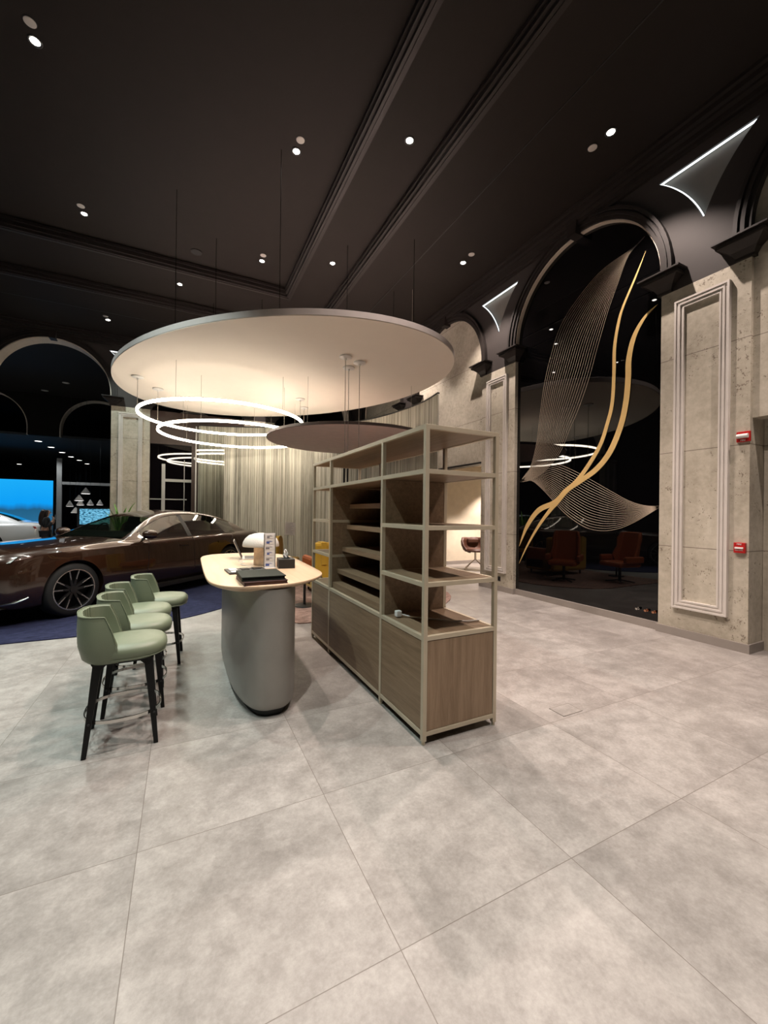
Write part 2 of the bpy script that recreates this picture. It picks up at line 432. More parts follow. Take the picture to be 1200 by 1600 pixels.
# ================================================================== THE SETTING
XW, XG, YB = 5.58, 5.65, 13.2
struct(B((-12, -5, -.1), (12, 37.1, 0)).build('floor', 'floor'))
# ceiling: high centre panel, middle band, lower border (one object each)
ZC, ZB_, ZO = 6.6, 6.42, 6.25
X1, Y1, X2, Y2 = 2.11, 9.22, 3.09, 10.6
struct(B((-9, -5, ZC), (X1, Y1, ZC+.1)).build('ceiling', 'black'))
cb = MB(); cb.box((X1, -5, ZB_), (X2, Y2, ZC+.1)); cb.box((-9, Y1, ZB_), (X1, Y2, ZC+.1))
struct(cb.build('ceiling_band', 'black'))
cb = MB(); cb.box((X2, -5, ZO), (XW+.3, YB+.2, ZC+.1)); cb.box((-9, Y2, ZO), (X2, YB+.2, ZC+.1))
struct(cb.build('ceiling_border', 'black'))
def cove(x, y, z0, z1, name):
    mb = MB()
    for dx, a, b in ((.0, z1-.02, z1-.07), (.035, z1-.07, z0+.05), (.02, z0+.07, z0+.035), (.06, z0+.035, z0-.012), (.10, z0, z0-.022)):
        mb.box((x-.09+dx, -5, b), (x-.06+dx+.03, y-.09+dx+.03, a)); mb.box((-9, y-.09+dx, b), (x-.06+dx+.03, y-.06+dx+.03, a))
    struct(mb.build(name, 'impost'))
cove(X1, Y1, ZB_, ZC, 'trim_1'); cove(X2, Y2, ZO, ZB_, 'trim_2')
mb = MB(); mb.box((3.90, -5, ZO-.004), (3.915, 11.6, ZO)); mb.box((-9, 11.6, ZO-.004), (3.915, 11.615, ZO))
struct(mb.build('trim_3', 'blk'))
# crown moulding along right and back walls
mb = MB()
for i, (d, z0, z1) in enumerate(((.05, 6.02, 6.06), (.09, 6.06, 6.12), (.16, 6.12, 6.15), (.22, 6.15, 6.21), (.27, 6.21, 6.25))):
    mb.box((XW-d, -5, z0), (XW+.02, YB, z1)); mb.box((-9, YB-d, z0), (XW, YB+.02, z1))
struct(mb.build('trim_4', 'impost'))

RA, ZA, ZI, ZIT = 1.285, 4.69, 4.37, 4.60
def arcade(u0, u1, centres, fn, name, top=6.05, dth=.12):
    """charcoal upper wall with round arches cut out of it and lit spandrel triangles"""
    outer = [(u0, top), (u0, ZI)]
    for c in centres:
        outer.append((c-RA, ZI)); outer += arc(c, ZA, RA, 180, 0, 40); outer.append((c+RA, ZI))
    outer += [(u1, ZI), (u1, top)]
    holes = []
    mids = [(a+b)/2 for a, b in zip(centres, centres[1:])]
    for m_ in mids:
        holes.append(tri_outline(m_))
    ob = MB().plate(outer, holes, 0, dth, fn).build(name, 'blackwall'); struct(ob)
    return mids
def tri_outline(m_, g=0.0):
    half = 1.75; left = []
    a_bot = math.acos(1.738/1.79); a_top = math.asin(1.19/1.71)
    for i in range(15):
        t = i/14; R = 1.79+(1.71-1.79)*t; a = a_bot+(a_top-a_bot)*t
        left.append((m_-half+R*math.cos(a), ZA+R*math.sin(a)))
    right = [(2*m_-u, v) for u, v in reversed(left)]
    return left+right
fnR = lambda u, v, t: (XW+t, u, v)
fnB = lambda u, v, t: (u, YB+t, v)
CR = [-6.13, -2.63, .87, 4.37, 7.87, 11.37]
midsR = arcade(-5, 13.2, CR[1:], fnR, 'wall_right')
CBk = [-10.08, -6.58, -3.08, .42, 3.92]
midsB = arcade(-9.5, 5.58, CBk[1:], fnB, 'wall_back')
k_tri = 0
def spandrel(m_, fn, where):
    root = thing('spandrel_light', where, 'wall light', (0, 0, 0), 0, 'spandrel lights between the arches')
    out = tri_outline(m_)
    MB().plate(out, [], .075, .085, fn).build('back_panel', 'tripanel', root)
    def strip(pts, r):
        return MB().tube([fn(u, v, .03) for u, v in pts], r, 6)
    half = len(out)//2
    L, Rr = out[:half], out[half:]
    ins = lambda pts, du, dv: [(u+du, v+dv) for u, v in pts]
    side_l = strip(ins(L, .008, 0), .0028); side_l.build('light_strip', 'led', root)
    side_r = strip(ins(Rr, -.009, 0), .0065 if fn is fnR else .004); side_r.build('light_strip', 'led', root)
    strip([(L[-1][0]+.03, L[-1][1]-.012), (Rr[0][0]-.03, Rr[0][1]-.012)], .011).build('light_strip', 'led', root)
    root.location = (0, 0, 0)
    return root
spandrel(midsR[1], fnR, 'lit triangular recess above the nearest concrete pilaster on the right wall')
spandrel(midsR[2], fnR, 'lit triangular recess to the left of the black glass arch')
spandrel(midsB[2-1+0], fnB, 'small lit triangle on the far wall beside the big white disc')
spandrel(midsR[0], fnR, 'lit triangular recess on the right wall near the photographer')
# arch linings, archivolt mouldings, keystones
def arch_trim(c, fn, n1):
    pts = arc(c, ZA, RA-.001, 180, 0, 40); pts = [(c-RA+.001, ZI)]+pts+[(c+RA-.001, ZI)]
    inner = [(c+(u-c)*.985, ZA+(v-ZA)*.985 if v > ZA else v) for u, v in pts]
    ring = pts+inner[::-1]
    MB().plate(ring, [], .004, .2, fn).build(n1, 'beige')
    return
ti = 5
def add_arch(c, fn, lining):
    global ti
    if lining:
        pts = [(c-RA, ZI)]+arc(c, ZA, RA, 180, 0, 40)+[(c+RA, ZI)]
        inner = [(c-RA+.02, ZI)]+arc(c, ZA, RA-.02, 180, 0, 40)+[(c+RA-.02, ZI)]
        struct(MB().plate(pts+inner[::-1], [], .006, .2 if fn is fnR else .42, fn).build('trim_%d' % ti, 'beige')); ti += 1
    rings = MB()
    for r0, r1, d in ((RA, RA+.05, .03), (RA+.05, RA+.09, .055), (RA+.09, RA+.11, .035), (RA+.11, RA+.15, .07)):
        a = arc(c, ZA, r0, 180, 0, 40); b = arc(c, ZA, r1, 0, 180, 40)
        a = [(c-r0, ZIT)]+a+[(c+r0, ZIT)]; b = [(c+r1, ZIT)]+b+[(c-r1, ZIT)]
        rings.plate(a+b, [], -d, .01, fn)
    rings.plate([(c-.07, ZA+RA-.05), (c+.07, ZA+RA-.05), (c+.10, ZA+RA+.2), (c-.10, ZA+RA+.2)], [], -.12, .1, fn)
    struct(rings.build('trim_%d' % ti, 'impost')); ti += 1
for c in CR[1:]: add_arch(c, fnR, abs(c-4.37) < .1 or c > 11)
for c in CBk[1:]: add_arch(c, fnB, True)
# imposts: inverted stepped blocks at each arch foot
def impost(c, side, fn):
    """block on the wall at arch foot; c arch centre, side -1/+1"""
    mb = MB(); e = c+side*RA       # jamb
    w = .30
    for k, (z0, z1, p) in enumerate(((ZI, ZI+.03, .035), (ZI+.03, ZI+.16, None), (ZI+.16, ZI+.19, .17), (ZI+.19, ZI+.21, .15), (ZI+.21, ZIT, .20))):
        def rect(p): return (e-side*p, e+side*(w-.2+p*1.0))
        if p is None:
            a0 = rect(.035); a1 = rect(.15)
            r0 = [fn(a0[0], z0, -.035), fn(a0[1], z0, -.035), fn(a0[1], z0, .1), fn(a0[0], z0, .1)]
            rm = rect(.07); r_ = [fn(rm[0], z0+.06, -.07), fn(rm[1], z0+.06, -.07), fn(rm[1], z0+.06, .1), fn(rm[0], z0+.06, .1)]
            r1 = [fn(a1[0], z1, -.15), fn(a1[1], z1, -.15), fn(a1[1], z1, .1), fn(a1[0], z1, .1)]
            mb.loft([r0, r_, r1])
        else:
            a0 = rect(p)
            r0 = [fn(a0[0], z0, -p), fn(a0[1], z0, -p), fn(a0[1], z0, .1), fn(a0[0], z0, .1)]
            r1 = [fn(a0[0], z1, -p), fn(a0[1], z1, -p), fn(a0[1], z1, .1), fn(a0[0], z1, .1)]
            mb.loft([r0, r1])
    global ti
    struct(mb.build('trim_%d' % ti, 'impost')); ti += 1
for c in CR[1:]:
    for sd in (-1, 1): impost(c, sd, fnR)
for c in CBk[1:]:
    for sd in (-1, 1): impost(c, sd, fnB)
# concrete pilasters with framed mouldings
def pilaster(m_, fn, i, deep=.30):
    h = 1.75-RA
    mb = MB(); mb.plate([(m_-h, 0), (m_+h, 0), (m_+h, ZI), (m_-h, ZI)], [], 0, deep, fn)
    global ti
    struct(mb.build('wall_right_pilaster' if fn is fnR else 'wall_back_pilaster', 'conc'))
    fr = MB()
    for a, z0, z1, w, d0, d1 in ((.285, .36, 4.20, .022, 0, .05), (.263, .382, 4.178, .022, 0, .035), (.241, .404, 4.156, .02, 0, .045), (.221, .424, 4.136, .02, 0, .025), (.201, .444, 4.116, .018, 0, .034)):
        o_ = [(m_-a, z0), (m_+a, z0), (m_+a, z1), (m_-a, z1)]; i_ = [(m_-a+w, z0+w), (m_+a-w, z0+w), (m_+a-w, z1-w), (m_-a+w, z1-w)]
        fr.plate(o_, [i_], -d1, .004, fn)
    struct(fr.build('trim_%d' % ti, 'mould')); ti += 1
    sk = MB().plate([(m_-h-.02, 0), (m_+h+.02, 0), (m_+h+.02, .10), (m_-h-.02, .10)], [], -.02, deep, fn)
    struct(sk.build('baseboard_right' if fn is fnR else 'baseboard_back', 'skirt'))
for i, m_ in enumerate([-.88, 2.62, 6.12, 9.62]): pilaster(m_, fnR, i, .36 if i != 2 else .12)
for i, m_ in enumerate([-8.33, -4.83, -1.33, 2.17]): pilaster(m_, fnB, i)
# bay 2 on the right: tall black mirror glass
h = RA
pts = [(4.37-h, .10), (4.37+h, .10), (4.37+h, ZI)]+arc(4.37, ZA, RA, 0, 180, 40)+[(4.37-h, ZI)]
struct(MB().plate(pts, [], .07, .10, fnR).build('window_1', 'blackglass'))
struct(B((XG-.035, 4.37-h, 0), (XG+.05, 4.37+h, .10)).build('baseboard_glass', 'skirt'))
# bay 3: concrete infill over a doorway, near bay: the same; last bay: open glass
def infill(c, zd, name, t=.08, u0=None):
    pts = [(c-h, zd), (c+h, zd), (c+h, ZI)]+arc(c, ZA, RA, 0, 180, 40)+[(c-h, ZI)]
    struct(MB().plate(pts, [], t, t+.2, fnR).build(name, 'conc'))
infill(7.87, 2.60, 'wall_right_infill', .05)
infill(.87, 2.60, 'wall_right_infill_near', .05)
infill(-2.63, 0, 'wall_right_infill_rear', .05)
infill(11.37, 0, 'wall_right_infill_far', .05)
struct(B((XW+.32, -.6, 0), (XW+.36, 2.15, 4.3)).build('wall_right_recess', 'conc'))
struct(B((XW+.28, .1, .0), (XW+.32, 2.08, 2.07)).build('door_1', 'blk'))
struct(B((XW+.05, -.6, 0), (XW+.5, -.42, 4.3)).build('wall_right_recess_side', 'conc'))
# the room behind the doorway
struct(B((5.60, 9.72, 0), (9.9, 9.85, 3.1)).build('wall_office_back', 'cream'))
struct(B((9.8, 6.3, 0), (9.9, 9.8, 3.1)).build('wall_office_right', 'cream'))
struct(B((5.70, 6.3, 0), (9.9, 6.42, 3.1)).build('wall_office_front', 'cream'))
struct(B((5.72, 6.3, 2.95), (9.9, 9.9, 3.05)).build('ceiling_office', 'cream'))
struct(B((5.7, 9.70, 0), (9.8, 9.72, .10)).build('baseboard_office', 'skirt'))
struct(B((5.60, 6.585, 2.56), (5.82, 9.155, 2.60)).build('trim_60', 'blk'))
# unseen sides of the showroom
struct(B((-9.2, -5, 0), (-9, 13.2, 6.7)).build('wall_left', 'blackwall'))
struct(B((-9.2, -5.2, 0), (6, -5, 6.7)).build('wall_front', 'blackwall'))

# -------- the second hall beyond the far arches
YC = 20.0
fnC = lambda u, v, t: (u, YC+t, v)
CC = [-10.2, -6.70, -3.14, .42]
outer = [(-12, 7.5), (-12, ZI)]
for c in CC: outer.append((c-RA, ZI)); outer += arc(c, ZA, RA, 180, 0, 32); outer.append((c+RA, ZI))
outer += [(12, ZI), (12, 7.5)]
struct(MB().plate(outer, [], 0, .12, fnC).build('wall_hall', 'black'))
for i, c in enumerate(CC):
    a = [(c-RA, ZI)]+arc(c, ZA, RA, 180, 0, 32)+[(c+RA, ZI)]; b = [(c-RA+.03, ZI)]+arc(c, ZA, RA-.03, 180, 0, 32)+[(c+RA-.03, ZI)]
    struct(MB().plate(a+b[::-1], [], -.02, .35, fnC).build('trim_%d' % (70+i), 'beige'))
struct(B((-12, YB+.2, 6.0), (12, YC, 6.1)).build('ceiling_hall', 'black'))
struct(B((-12, YC+.1, 6.0), (12, 37, 6.1)).build('ceiling_far', 'black'))
sl = MB()
for i in range(136): sl.box((-12, YC+.15+i*.12, 4.36), (2, YC+.20+i*.12, 4.46))
struct(sl.build('ceiling_slats', 'dgray'))
struct(B((-12, 37, 0), (12, 37.1, 7.5)).build('wall_far', 'dgray'))
struct(B((-12.1, 13.3, 0), (-12, 37, 7.5)).build('wall_hall_left', 'black'))
struct(B((6, 13.3, 0), (6.1, 37, 7.5)).build('wall_hall_right', 'black'))
# storefront posts and rail of the far hall
fm = MB(); fm.box((-4.93, 21.9, 0), (-4.75, 22.0, 3.72)); fm.box((-4.8, 21.92, 2.58), (-.5, 21.98, 2.70)); fm.box((-1.9, 21.92, 0), (-1.86, 21.98, 3.7))
struct(fm.build('window_2', 'gray'))
# dark brown portal filling the arch to the right of the far pilaster
pb = MB()
pb.box((-.865, YB+.02, 3.42), (1.7, YB+.18, ZI)); pb.box((.22, YB+.02, 0), (1.7, YB+.18, 3.42))
struct(pb.build('wall_portal', 'brownpanel'))
struct(B((-.865, YB+.12, .02), (.22, YB+.15, 3.42)).build('door_2', 'glassdark'))
fm = MB(); fm.box((-.56, YB+.07, 0), (-.47, YB+.12, 2.85)); fm.box((-.56, YB+.08, 2.34), (.22, YB+.12, 2.42)); fm.box((.02, YB+.09, 0), (.04, YB+.12, 3.0)); fm.box((-.86, YB+.09, 1.81), (.1, YB+.12, 1.84))
struct(fm.build('window_3', 'gray'))

# ================================================================== RUGS
nv = [(-7.9, 5.9), (-4, 5.75), (-1.79, 5.80), (-1.0, 5.80), (-.4, 5.97), (.1, 6.24), (.52, 6.57), (.95, 7.05), (1.25, 7.8), (1.3, 9.0), (1.5, 10.6), (1.0, 12.0), (-1, 12.7), (-7.9, 12.6)]
o = MB().plate([p[:2] for p in smooth_loop([(a, b) for a, b in nv], 4)], [], 0.001, .012, lambda u, v, t: (u, v, t)).build('carpet', 'navy')
tag(o, 'navy blue carpet under the brown sedan', 'carpet')
pr_ = [(1.36, 5.36), (1.75, 5.28), (2.6, 5.3), (3.7, 5.35), (4.5, 6.2), (4.5, 7.6), (3.9, 8.8), (3.2, 10.0), (2.2, 10.6), (1.75, 9.4), (1.55, 7.6), (1.38, 6.2)]
o = MB().plate([p[:2] for p in smooth_loop([(a, b) for a, b in pr_], 4)], [], 0.001, .014, lambda u, v, t: (u, v, t)).build('rug', 'pinkrug')
tag(o, 'russet and pink streaked rug under the lounge seats', 'rug')

# ================================================================== CURVED THREAD PANEL
path = [(4.70, 6.90), (4.79, 7.66), (4.72, 8.52), (4.56, 9.30), (4.32, 9.95), (3.81, 10.72), (3.1, 11.45), (2.2, 12.1), (1.2, 12.6), (.40, 12.86)]
path = smooth_loop(path, 6, False)
def curved_wall(path, z0, z1, t, name, mat, parent=None):
    me = bpy.data.meshes.new(name); bm = bmesh.new(); uvl = bm.loops.layers.uv.new('UVMap'); L = [0]
    for a, b in zip(path, path[1:]): L.append(L[-1]+math.hypot(b[0]-a[0], b[1]-a[1]))
    rows = []
    for i, p in enumerate(path):
        q0 = path[max(0, i-1)]; q1 = path[min(len(path)-1, i+1)]; d = Vector((q1[0]-q0[0], q1[1]-q0[1])); d.normalize(); nn = Vector((d.y, -d.x))*t/2
        rows.append([bm.verts.new((p[0]+s*nn.x, p[1]+s*nn.y, z)) for s, z in ((1, z0), (1, z1), (-1, z1), (-1, z0))])
    for i in range(len(rows)-1):
        for k in range(4):
            l = (k+1) % 4; f = bm.faces.new((rows[i][k], rows[i+1][k], rows[i+1][l], rows[i][l])); f.smooth = True
            for lp in f.loops:
                ii = i if lp.vert in rows[i] else i+1
                lp[uvl].uv = (L[ii], lp.vert.co.z)
    bm.faces.new(rows[0]); bm.faces.new(rows[-1][::-1]); bmesh.ops.recalc_face_normals(bm, faces=bm.faces)
    bm.to_mesh(me); bm.free(); me.materials.append(M[mat]); me.set_sharp_from_angle(angle=math.radians(40))
    o = bpy.data.objects.new(name, me); COL.objects.link(o)
    if parent: o.parent = parent
    return o
root = thing('partition', 'tall curved partition of pale vertical threads behind the lounge', 'partition')
curved_wall(path, .05, 3.97, .03, 'thread_panel', 'strings', root)
MB().band([(x, y, 3.985) for x, y in path], .05, .03).build('top_rail', 'blk', root)
MB().band([(x, y, .03) for x, y in path], .05, .05).build('bottom_rail', 'blk', root)
g0 = path[-1]
root = thing('glass_panel', 'clear glass panel in front of the left end of the thread partition', 'glass panel')
B((.34, 12.72, .05), (1.42, 12.735, 3.9)).xf(Matrix.Translation((.34, 12.72, 0)) @ Matrix.Rotation(-.12, 4, 'Z') @ Matrix.Translation((-.34, -12.72, 0))).build('pane', 'glass', root)
B((.31, 12.70, .0), (.34, 12.75, 3.92)).build('edge_post', 'gray', root)
B((.33, 12.70, 0), (1.4, 12.75, .05)).xf(Matrix.Translation((.34, 12.72, 0)) @ Matrix.Rotation(-.12, 4, 'Z') @ Matrix.Translation((-.34, -12.72, 0))).build('floor_shoe', 'gray', root)

# ================================================================== SUSPENDED DISCS, RINGS, PENDANTS
DC = Vector((1.69, 8.60)); DA, DB_, DANG, DZ = 3.88, 2.55, math.radians(-56.8), 4.20
root = thing('ceiling_disc', 'large off-white oval disc hung flat above the counter and car', 'ceiling panel', (DC.x, DC.y, DZ))
def oval(a, b, z, n=96): return [(a*math.cos(2*PI*k/n)*math.cos(DANG)-b*math.sin(2*PI*k/n)*math.sin(DANG), a*math.cos(2*PI*k/n)*math.sin(DANG)+b*math.sin(2*PI*k/n)*math.cos(DANG), z) for k in range(n)]
MB().loft([oval(DA, DB_, 0), oval(DA, DB_, .012)]).build('soffit', 'disc', root)
MB().loft([oval(DA+.004, DB_+.004, .012), oval(DA+.004, DB_+.004, .10), oval(DA-.02, DB_-.02, .11)]).build('rim', 'discrim', root, smooth=True)
for wx, wy in ((-.14, 7.18), (.51, 8.12), (1.19, 5.71), (2.67, 6.92), (3.55, 6.0), (4.0, 7.6), (1.6, 9.6), (.6, 10.3)):
    zt = ZC if (wx < X1 and wy < Y1) else (ZB_ if (wx < X2 and wy < Y2) else ZO)
    dx, dy = wx-DC.x, wy-DC.y
    MB().tube([(dx, dy, .10), (dx, dy, zt-DZ)], .0045, 6).build('suspension_wire', 'wire', root)
def canopy(parent, x, y, z, lab=None):
    return MB().lathe([(0.001, 0), (.105, 0), (.11, -.006), (.11, -.022), (.09, -.03), (.02, -.036), (.014, -.07), (.001, -.07)], (x, y, z), 24).build('canopy', 'white', parent, smooth=True)
def ring_light(cx, cy, z, R, cans, label, wires):
    root = thing('ring_pendant', label, 'pendant light', (cx, cy, z), 0, 'glowing ring pendants under the disc')
    n = 120
    prof_r = lambda r0, r1, z0, z1: [[(r*math.cos(2*PI*k/n), r*math.sin(2*PI*k/n), zz) for r, zz in ((r0, z0), (r1, z0), (r1, z1), (r0, z1))] for k in range(n)]
    MB().loft(prof_r(R-.020, R+.020, -.024, .020), True, False, True).build('diffuser', 'ring', root)
    MB().loft(prof_r(R-.012, R+.012, .020, .032), True, False, True).build('frame', 'alu', root)
    for x, y in cans:
        canopy(root, x-cx, y-cy, DZ-z)
        MB().tube([(x-cx, y-cy, .04), (x-cx, y-cy, DZ-z-.05)], .006, 6).build('power_cable', 'wirew', root)
    for a in wires:
        x, y = R*math.cos(math.radians(a)), R*math.sin(math.radians(a))
        MB().tube([(x, y, .04), (x, y, DZ-z)], .003, 5).build('suspension_wire', 'wirew', root)
    return root
ring_light(.82, 9.45, 3.5, 1.665, [(.82-1.665, 9.45), (.82+1.665, 9.45)], 'upper and nearer of the two glowing ring pendants', (60, 120, 235, 305))
ring_light(1.13, 10.19, 3.3, 1.65, [(1.13-1.65, 10.19), (1.13+1.65, 10.19)], 'lower and farther of the two glowing ring pendants', (50, 130, 240, 300))
root = thing('ceiling_disc', 'smaller round mauve disc hung lower beyond the shelving', 'ceiling panel', (3.52, 8.74, 3.15))
MB().lathe([(.001, 0), (1.90, 0), (1.90, .01), (.001, .01)], (0, 0, 0), 96).build('soffit', 'pinkdisc', root)
MB().lathe([(1.90, .0), (1.915, .004), (1.915, .055), (1.90, .06), (1.2, .06), (1.2, .012), (1.9, .012)], (0, 0, 0), 96).build('rim', 'pinkrim', root)
for a in (40, 130, 215, 300):
    x, y = 1.6*math.cos(math.radians(a)), 1.6*math.sin(math.radians(a))
    MB().tube([(x, y, .06), (x, y, DZ-3.15 if math.hypot(x+3.52-1.69, 0) < 1.4 else ZO-3.15)], .003, 5).build('suspension_wire', 'wirew', root)
pl = [(2.497, 6.507, 'dark tube pendant hanging behind the shelving, leftmost wire of three'), (2.739, 6.966, 'dark tube pendant hanging behind the shelving, middle wire of three'), (2.817, 6.637, 'dark tube pendant hanging behind the shelving, rightmost wire of three')]
for x, y, lb in pl:
    root = thing('tube_pendant', lb, 'pendant light', (x, y, DZ), 0, 'tube pendants under the disc')
    canopy(root, 0, 0, 0)
    zb = {2.497: 2.1, 2.739: 1.2, 2.817: 1.2}[x]
    MB().tube([(0, 0, -.05), (0, 0, -(DZ-2.52))], .005, 6).build('cable', 'wirew', root)
    MB().lathe([(.001, -(DZ-2.52)), (.02, -(DZ-2.52)), (.02, -(DZ-1.75)), (.001, -(DZ-1.75))], (0, 0, 0), 16).build('tube', 'blk', root, smooth=True)

# ================================================================== DOWNLIGHTS AND SENSORS
def downlight(x, y, z, label, cool=False, power=None, lit=True, group='recessed downlights in the black ceiling'):
    root = thing('downlight', label, 'downlight', (x, y, z), 0, group)
    MB().lathe([(.045, .0), (.068, 0), (.068, -.006), (.060, -.010), (.045, -.004)], (0, 0, 0), 24).build('trim_ring', 'blk', root, smooth=True)
    MB().lathe([(.001, -.002), (.046, -.002), (.046, .0), (.001, .0)], (0, 0, 0), 24).build('lens', 'lamp' if lit else 'lamp_dim', root)
    if lit:
        spot(x, y, z-.03, power, (.86, .99, .94) if cool else (1, .825, .74))
    return root
DL = [(-1.50, 5.62, ZC, 'downlight with a pale sensor just above it at the far upper left of the picture', 1, 1),
      (1.385, 5.64, ZC, 'downlight left of the long ceiling step, nearest the hanging wire', 1, 0),
      (-1.58, 8.50, ZC, 'downlight with sensor over the car, second from the left edge', 1, 1),
      (1.39, 8.42, ZC, 'downlight with sensor close to the corner of the coffer', 1, 0),
      (-.11, 9.78, ZB_, 'downlight in the far ceiling band above the disc', .8, 0),
      (2.63, 4.60, ZB_, 'bright downlight in the narrow band between the two ceiling steps', 1, 0),
      (2.60, 7.55, ZB_, 'smaller downlight in the narrow band, farther than the bright one', 1, 0),
      (4.70, 6.13, ZO, 'downlight in the right ceiling strip left of the black arch', 1, 0),
      (4.70, 3.21, ZO, 'large bright downlight in the right ceiling strip near the lit triangle', 1, 0),
      (-1.73, 12.05, ZO, 'downlight in the far border above the left arch', .5, 1),
      (-1.50, 2.70, ZC, 'downlight outside the picture above the tiles at left', 1, 1),
      (1.385, 2.70, ZC, 'downlight outside the picture above the camera', 1, 0),
      (-1.50, -.2, ZC, 'downlight outside the picture behind the camera at left', .9, 1),
      (1.385, -.2, ZC, 'downlight outside the picture behind the camera', .9, 0),
      (2.63, 1.65, ZB_, 'downlight outside the picture in the narrow band', 1, 0),
      (4.70, .30, ZO, 'downlight outside the picture in the right ceiling strip', 1, 0),
      (-4.4, 5.62, ZC, 'downlight outside the picture over the car front', 1, 1),
      (-4.4, 8.5, ZC, 'downlight outside the picture beyond the car front', 1, 1),
      (4.70, 9.1, ZO, 'downlight hidden by the large disc in the right ceiling strip', 1, 0),
      (2.2, 11.9, ZO, 'downlight hidden by the large disc near the far wall', .7, 0)]
for x, y, z, lb, pw, cool in DL: downlight(x, y, z, lb, bool(cool), SPOT*pw)
# downlights in the ceiling of the cream office
for x, y, z, lb, pw in ((7.3, 8.2, 2.95, 'office downlight near the doorway, the nearer one', 480), (8.6, 8.9, 2.95, 'office downlight farther inside the cream room', 480)):
    downlight(x, y, z, lb, False, pw, group='downlights in the cream room')
SN = [(-1.49, 5.42, ZC, 'pale round sensor beside the upper left downlight'), (1.39, 5.44, ZC, 'pale round sensor above the downlight by the hanging wire'),
      (-1.59, 8.30, ZC, 'pale round sensor beside the downlight over the car'), (1.38, 8.22, ZC, 'small round sensor beside the downlight at the coffer corner'),
      (4.68, 5.86, ZO, 'round sensor beside the downlight left of the black arch'), (4.69, 3.45, ZO, 'round sensor beside the large bright downlight at right'),
      (-1.75, 11.85, ZO, 'round sensor beside the downlight above the left arch')]
for x, y, z, lb in SN:
    root = thing('ceiling_sensor', lb, 'ceiling sensor', (x, y, z), 0, 'round sensors beside the downlights')
    MB().lathe([(.001, 0), (.055, 0), (.055, -.008), (.045, -.012), (.001, -.012)], (0, 0, 0), 24).build('cover', 'mould', root, smooth=True)
    MB().lathe([(.052, 0), (.062, 0), (.062, -.004), (.052, -.004)], (0, 0, 0), 24).build('edge_ring', 'blk', root)
root = thing('ceiling_speaker', 'round black speaker grille in the coffer near its far corner', 'speaker', (.185, 8.72, ZC))
MB().lathe([(.001, 0), (.10, 0), (.10, -.008), (.085, -.012), (.001, -.012)], (0, 0, 0), 28).build('grille', 'blk', root)
MB().lathe([(.088, 0), (.105, 0), (.105, -.014), (.088, -.014)], (0, 0, 0), 28).build('trim_ring', 'impost', root)
# added spots without fittings that brighten the white car, post and far hall
for x, y, z, p in ((-6.0, 16.2, 5.95, 1000), (-3.4, 15.6, 5.95, 90), (-5.2, 20.9, 4.34, 120), (-3.0, 20.9, 4.34, 60)):
    spot(x, y, z, p, (.9, .95, 1), 75 if p == 1000 else 110)

# ================================================================== GOLD ARTWORK ON THE BLACK GLASS (y, z on the glass plane)
def onwall(px, py, xw=XG-.004):
    """point of the right wall's plane that the given artwork coordinate stands for"""
    d = _f2*626.574 + _r3*(px-595.998) - _u3*(py-800.763)
    t = xw/d.x
    return (d.y*t, HC+d.z*t)
def poly_at(pts, t):
    L = [0]
    for a, b in zip(pts, pts[1:]): L.append(L[-1]+math.hypot(b[0]-a[0], b[1]-a[1]))
    d = t*L[-1]
    for i in range(len(pts)-1):
        if d <= L[i+1]+1e-9:
            k = (d-L[i])/max(1e-9, L[i+1]-L[i]); return (pts[i][0]+(pts[i+1][0]-pts[i][0])*k, pts[i][1]+(pts[i+1][1]-pts[i][1])*k)
    return pts[-1]
def sm2(pts, k=6): return [(p[0], p[1]) for p in smooth_loop(pts, k, False)]
def strip(mb, pts, ws, off=0):
    """thin raised strip on the glass; pts (y,z), ws widths"""
    n = len(pts); a = []; b = []
    for i, p in enumerate(pts):
        q0 = pts[max(0, i-1)]; q1 = pts[min(n-1, i+1)]; d = Vector((q1[0]-q0[0], q1[1]-q0[1]))
        if d.length < 1e-9: d = Vector((0, 1))
        d.normalize(); w = (ws[i] if isinstance(ws, list) else ws)/2
        a.append((p[0]-d.y*w, p[1]+d.x*w)); b.append((p[0]+d.y*w, p[1]-d.x*w))
    x0, x1 = XG-.0005-off, XG-.0035-off
    mb.loft([[(x0, *a[i]), (x0, *b[i]), (x1, *b[i]), (x1, *a[i])] for i in range(n)])
W3 = lambda pts: [onwall(*p) for p in pts]
fanL = sm2(W3([(1007.3, 369.3), (991, 385.5), (940, 422.5), (901, 468.7), (875.5, 510.3), (859.3, 561), (850, 603), (842.7, 657), (837.5, 696.7), (827, 734), (812.5, 753)]))
fanR = sm2(W3([(1007, 369.3), (981.9, 399.3), (965.7, 441), (949.5, 487), (933.3, 542.7), (920.5, 590), (904, 638), (889.6, 671.7), (877, 703), (860.4, 725.8), (845.8, 740.4), (827, 750.8), (812.5, 753)]))
wavT = sm2(W3([(812.5, 753), (827, 734), (841.7, 725.8), (860.4, 723.8), (879, 728), (900, 737.3), (925, 750.8), (956, 768.5), (983.3, 783), (1008, 790), (1033, 790.8)]))
wavB = sm2(W3([(812.5, 753), (829, 750.8), (841.7, 759), (860.4, 778), (877, 796.7), (893.8, 811), (916.7, 824.8), (941.7, 829.4), (966.7, 825.8), (987.5, 817.5), (1010.4, 805), (1033.3, 790.8)]))
def family(A, Bb, n, w, name, label):
    mb = MB(); N = 50
    pa = [poly_at(A, i/N) for i in range(N+1)]; pb_ = [poly_at(Bb, i/N) for i in range(N+1)]
    for k in range(n):
        f = k/(n-1); strip(mb, [(a[0]*(1-f)+b[0]*f, a[1]*(1-f)+b[1]*f) for a, b in zip(pa, pb_)], w)
    o = mb.build(name, 'paleline'); tag(o, label, 'wall art'); return o
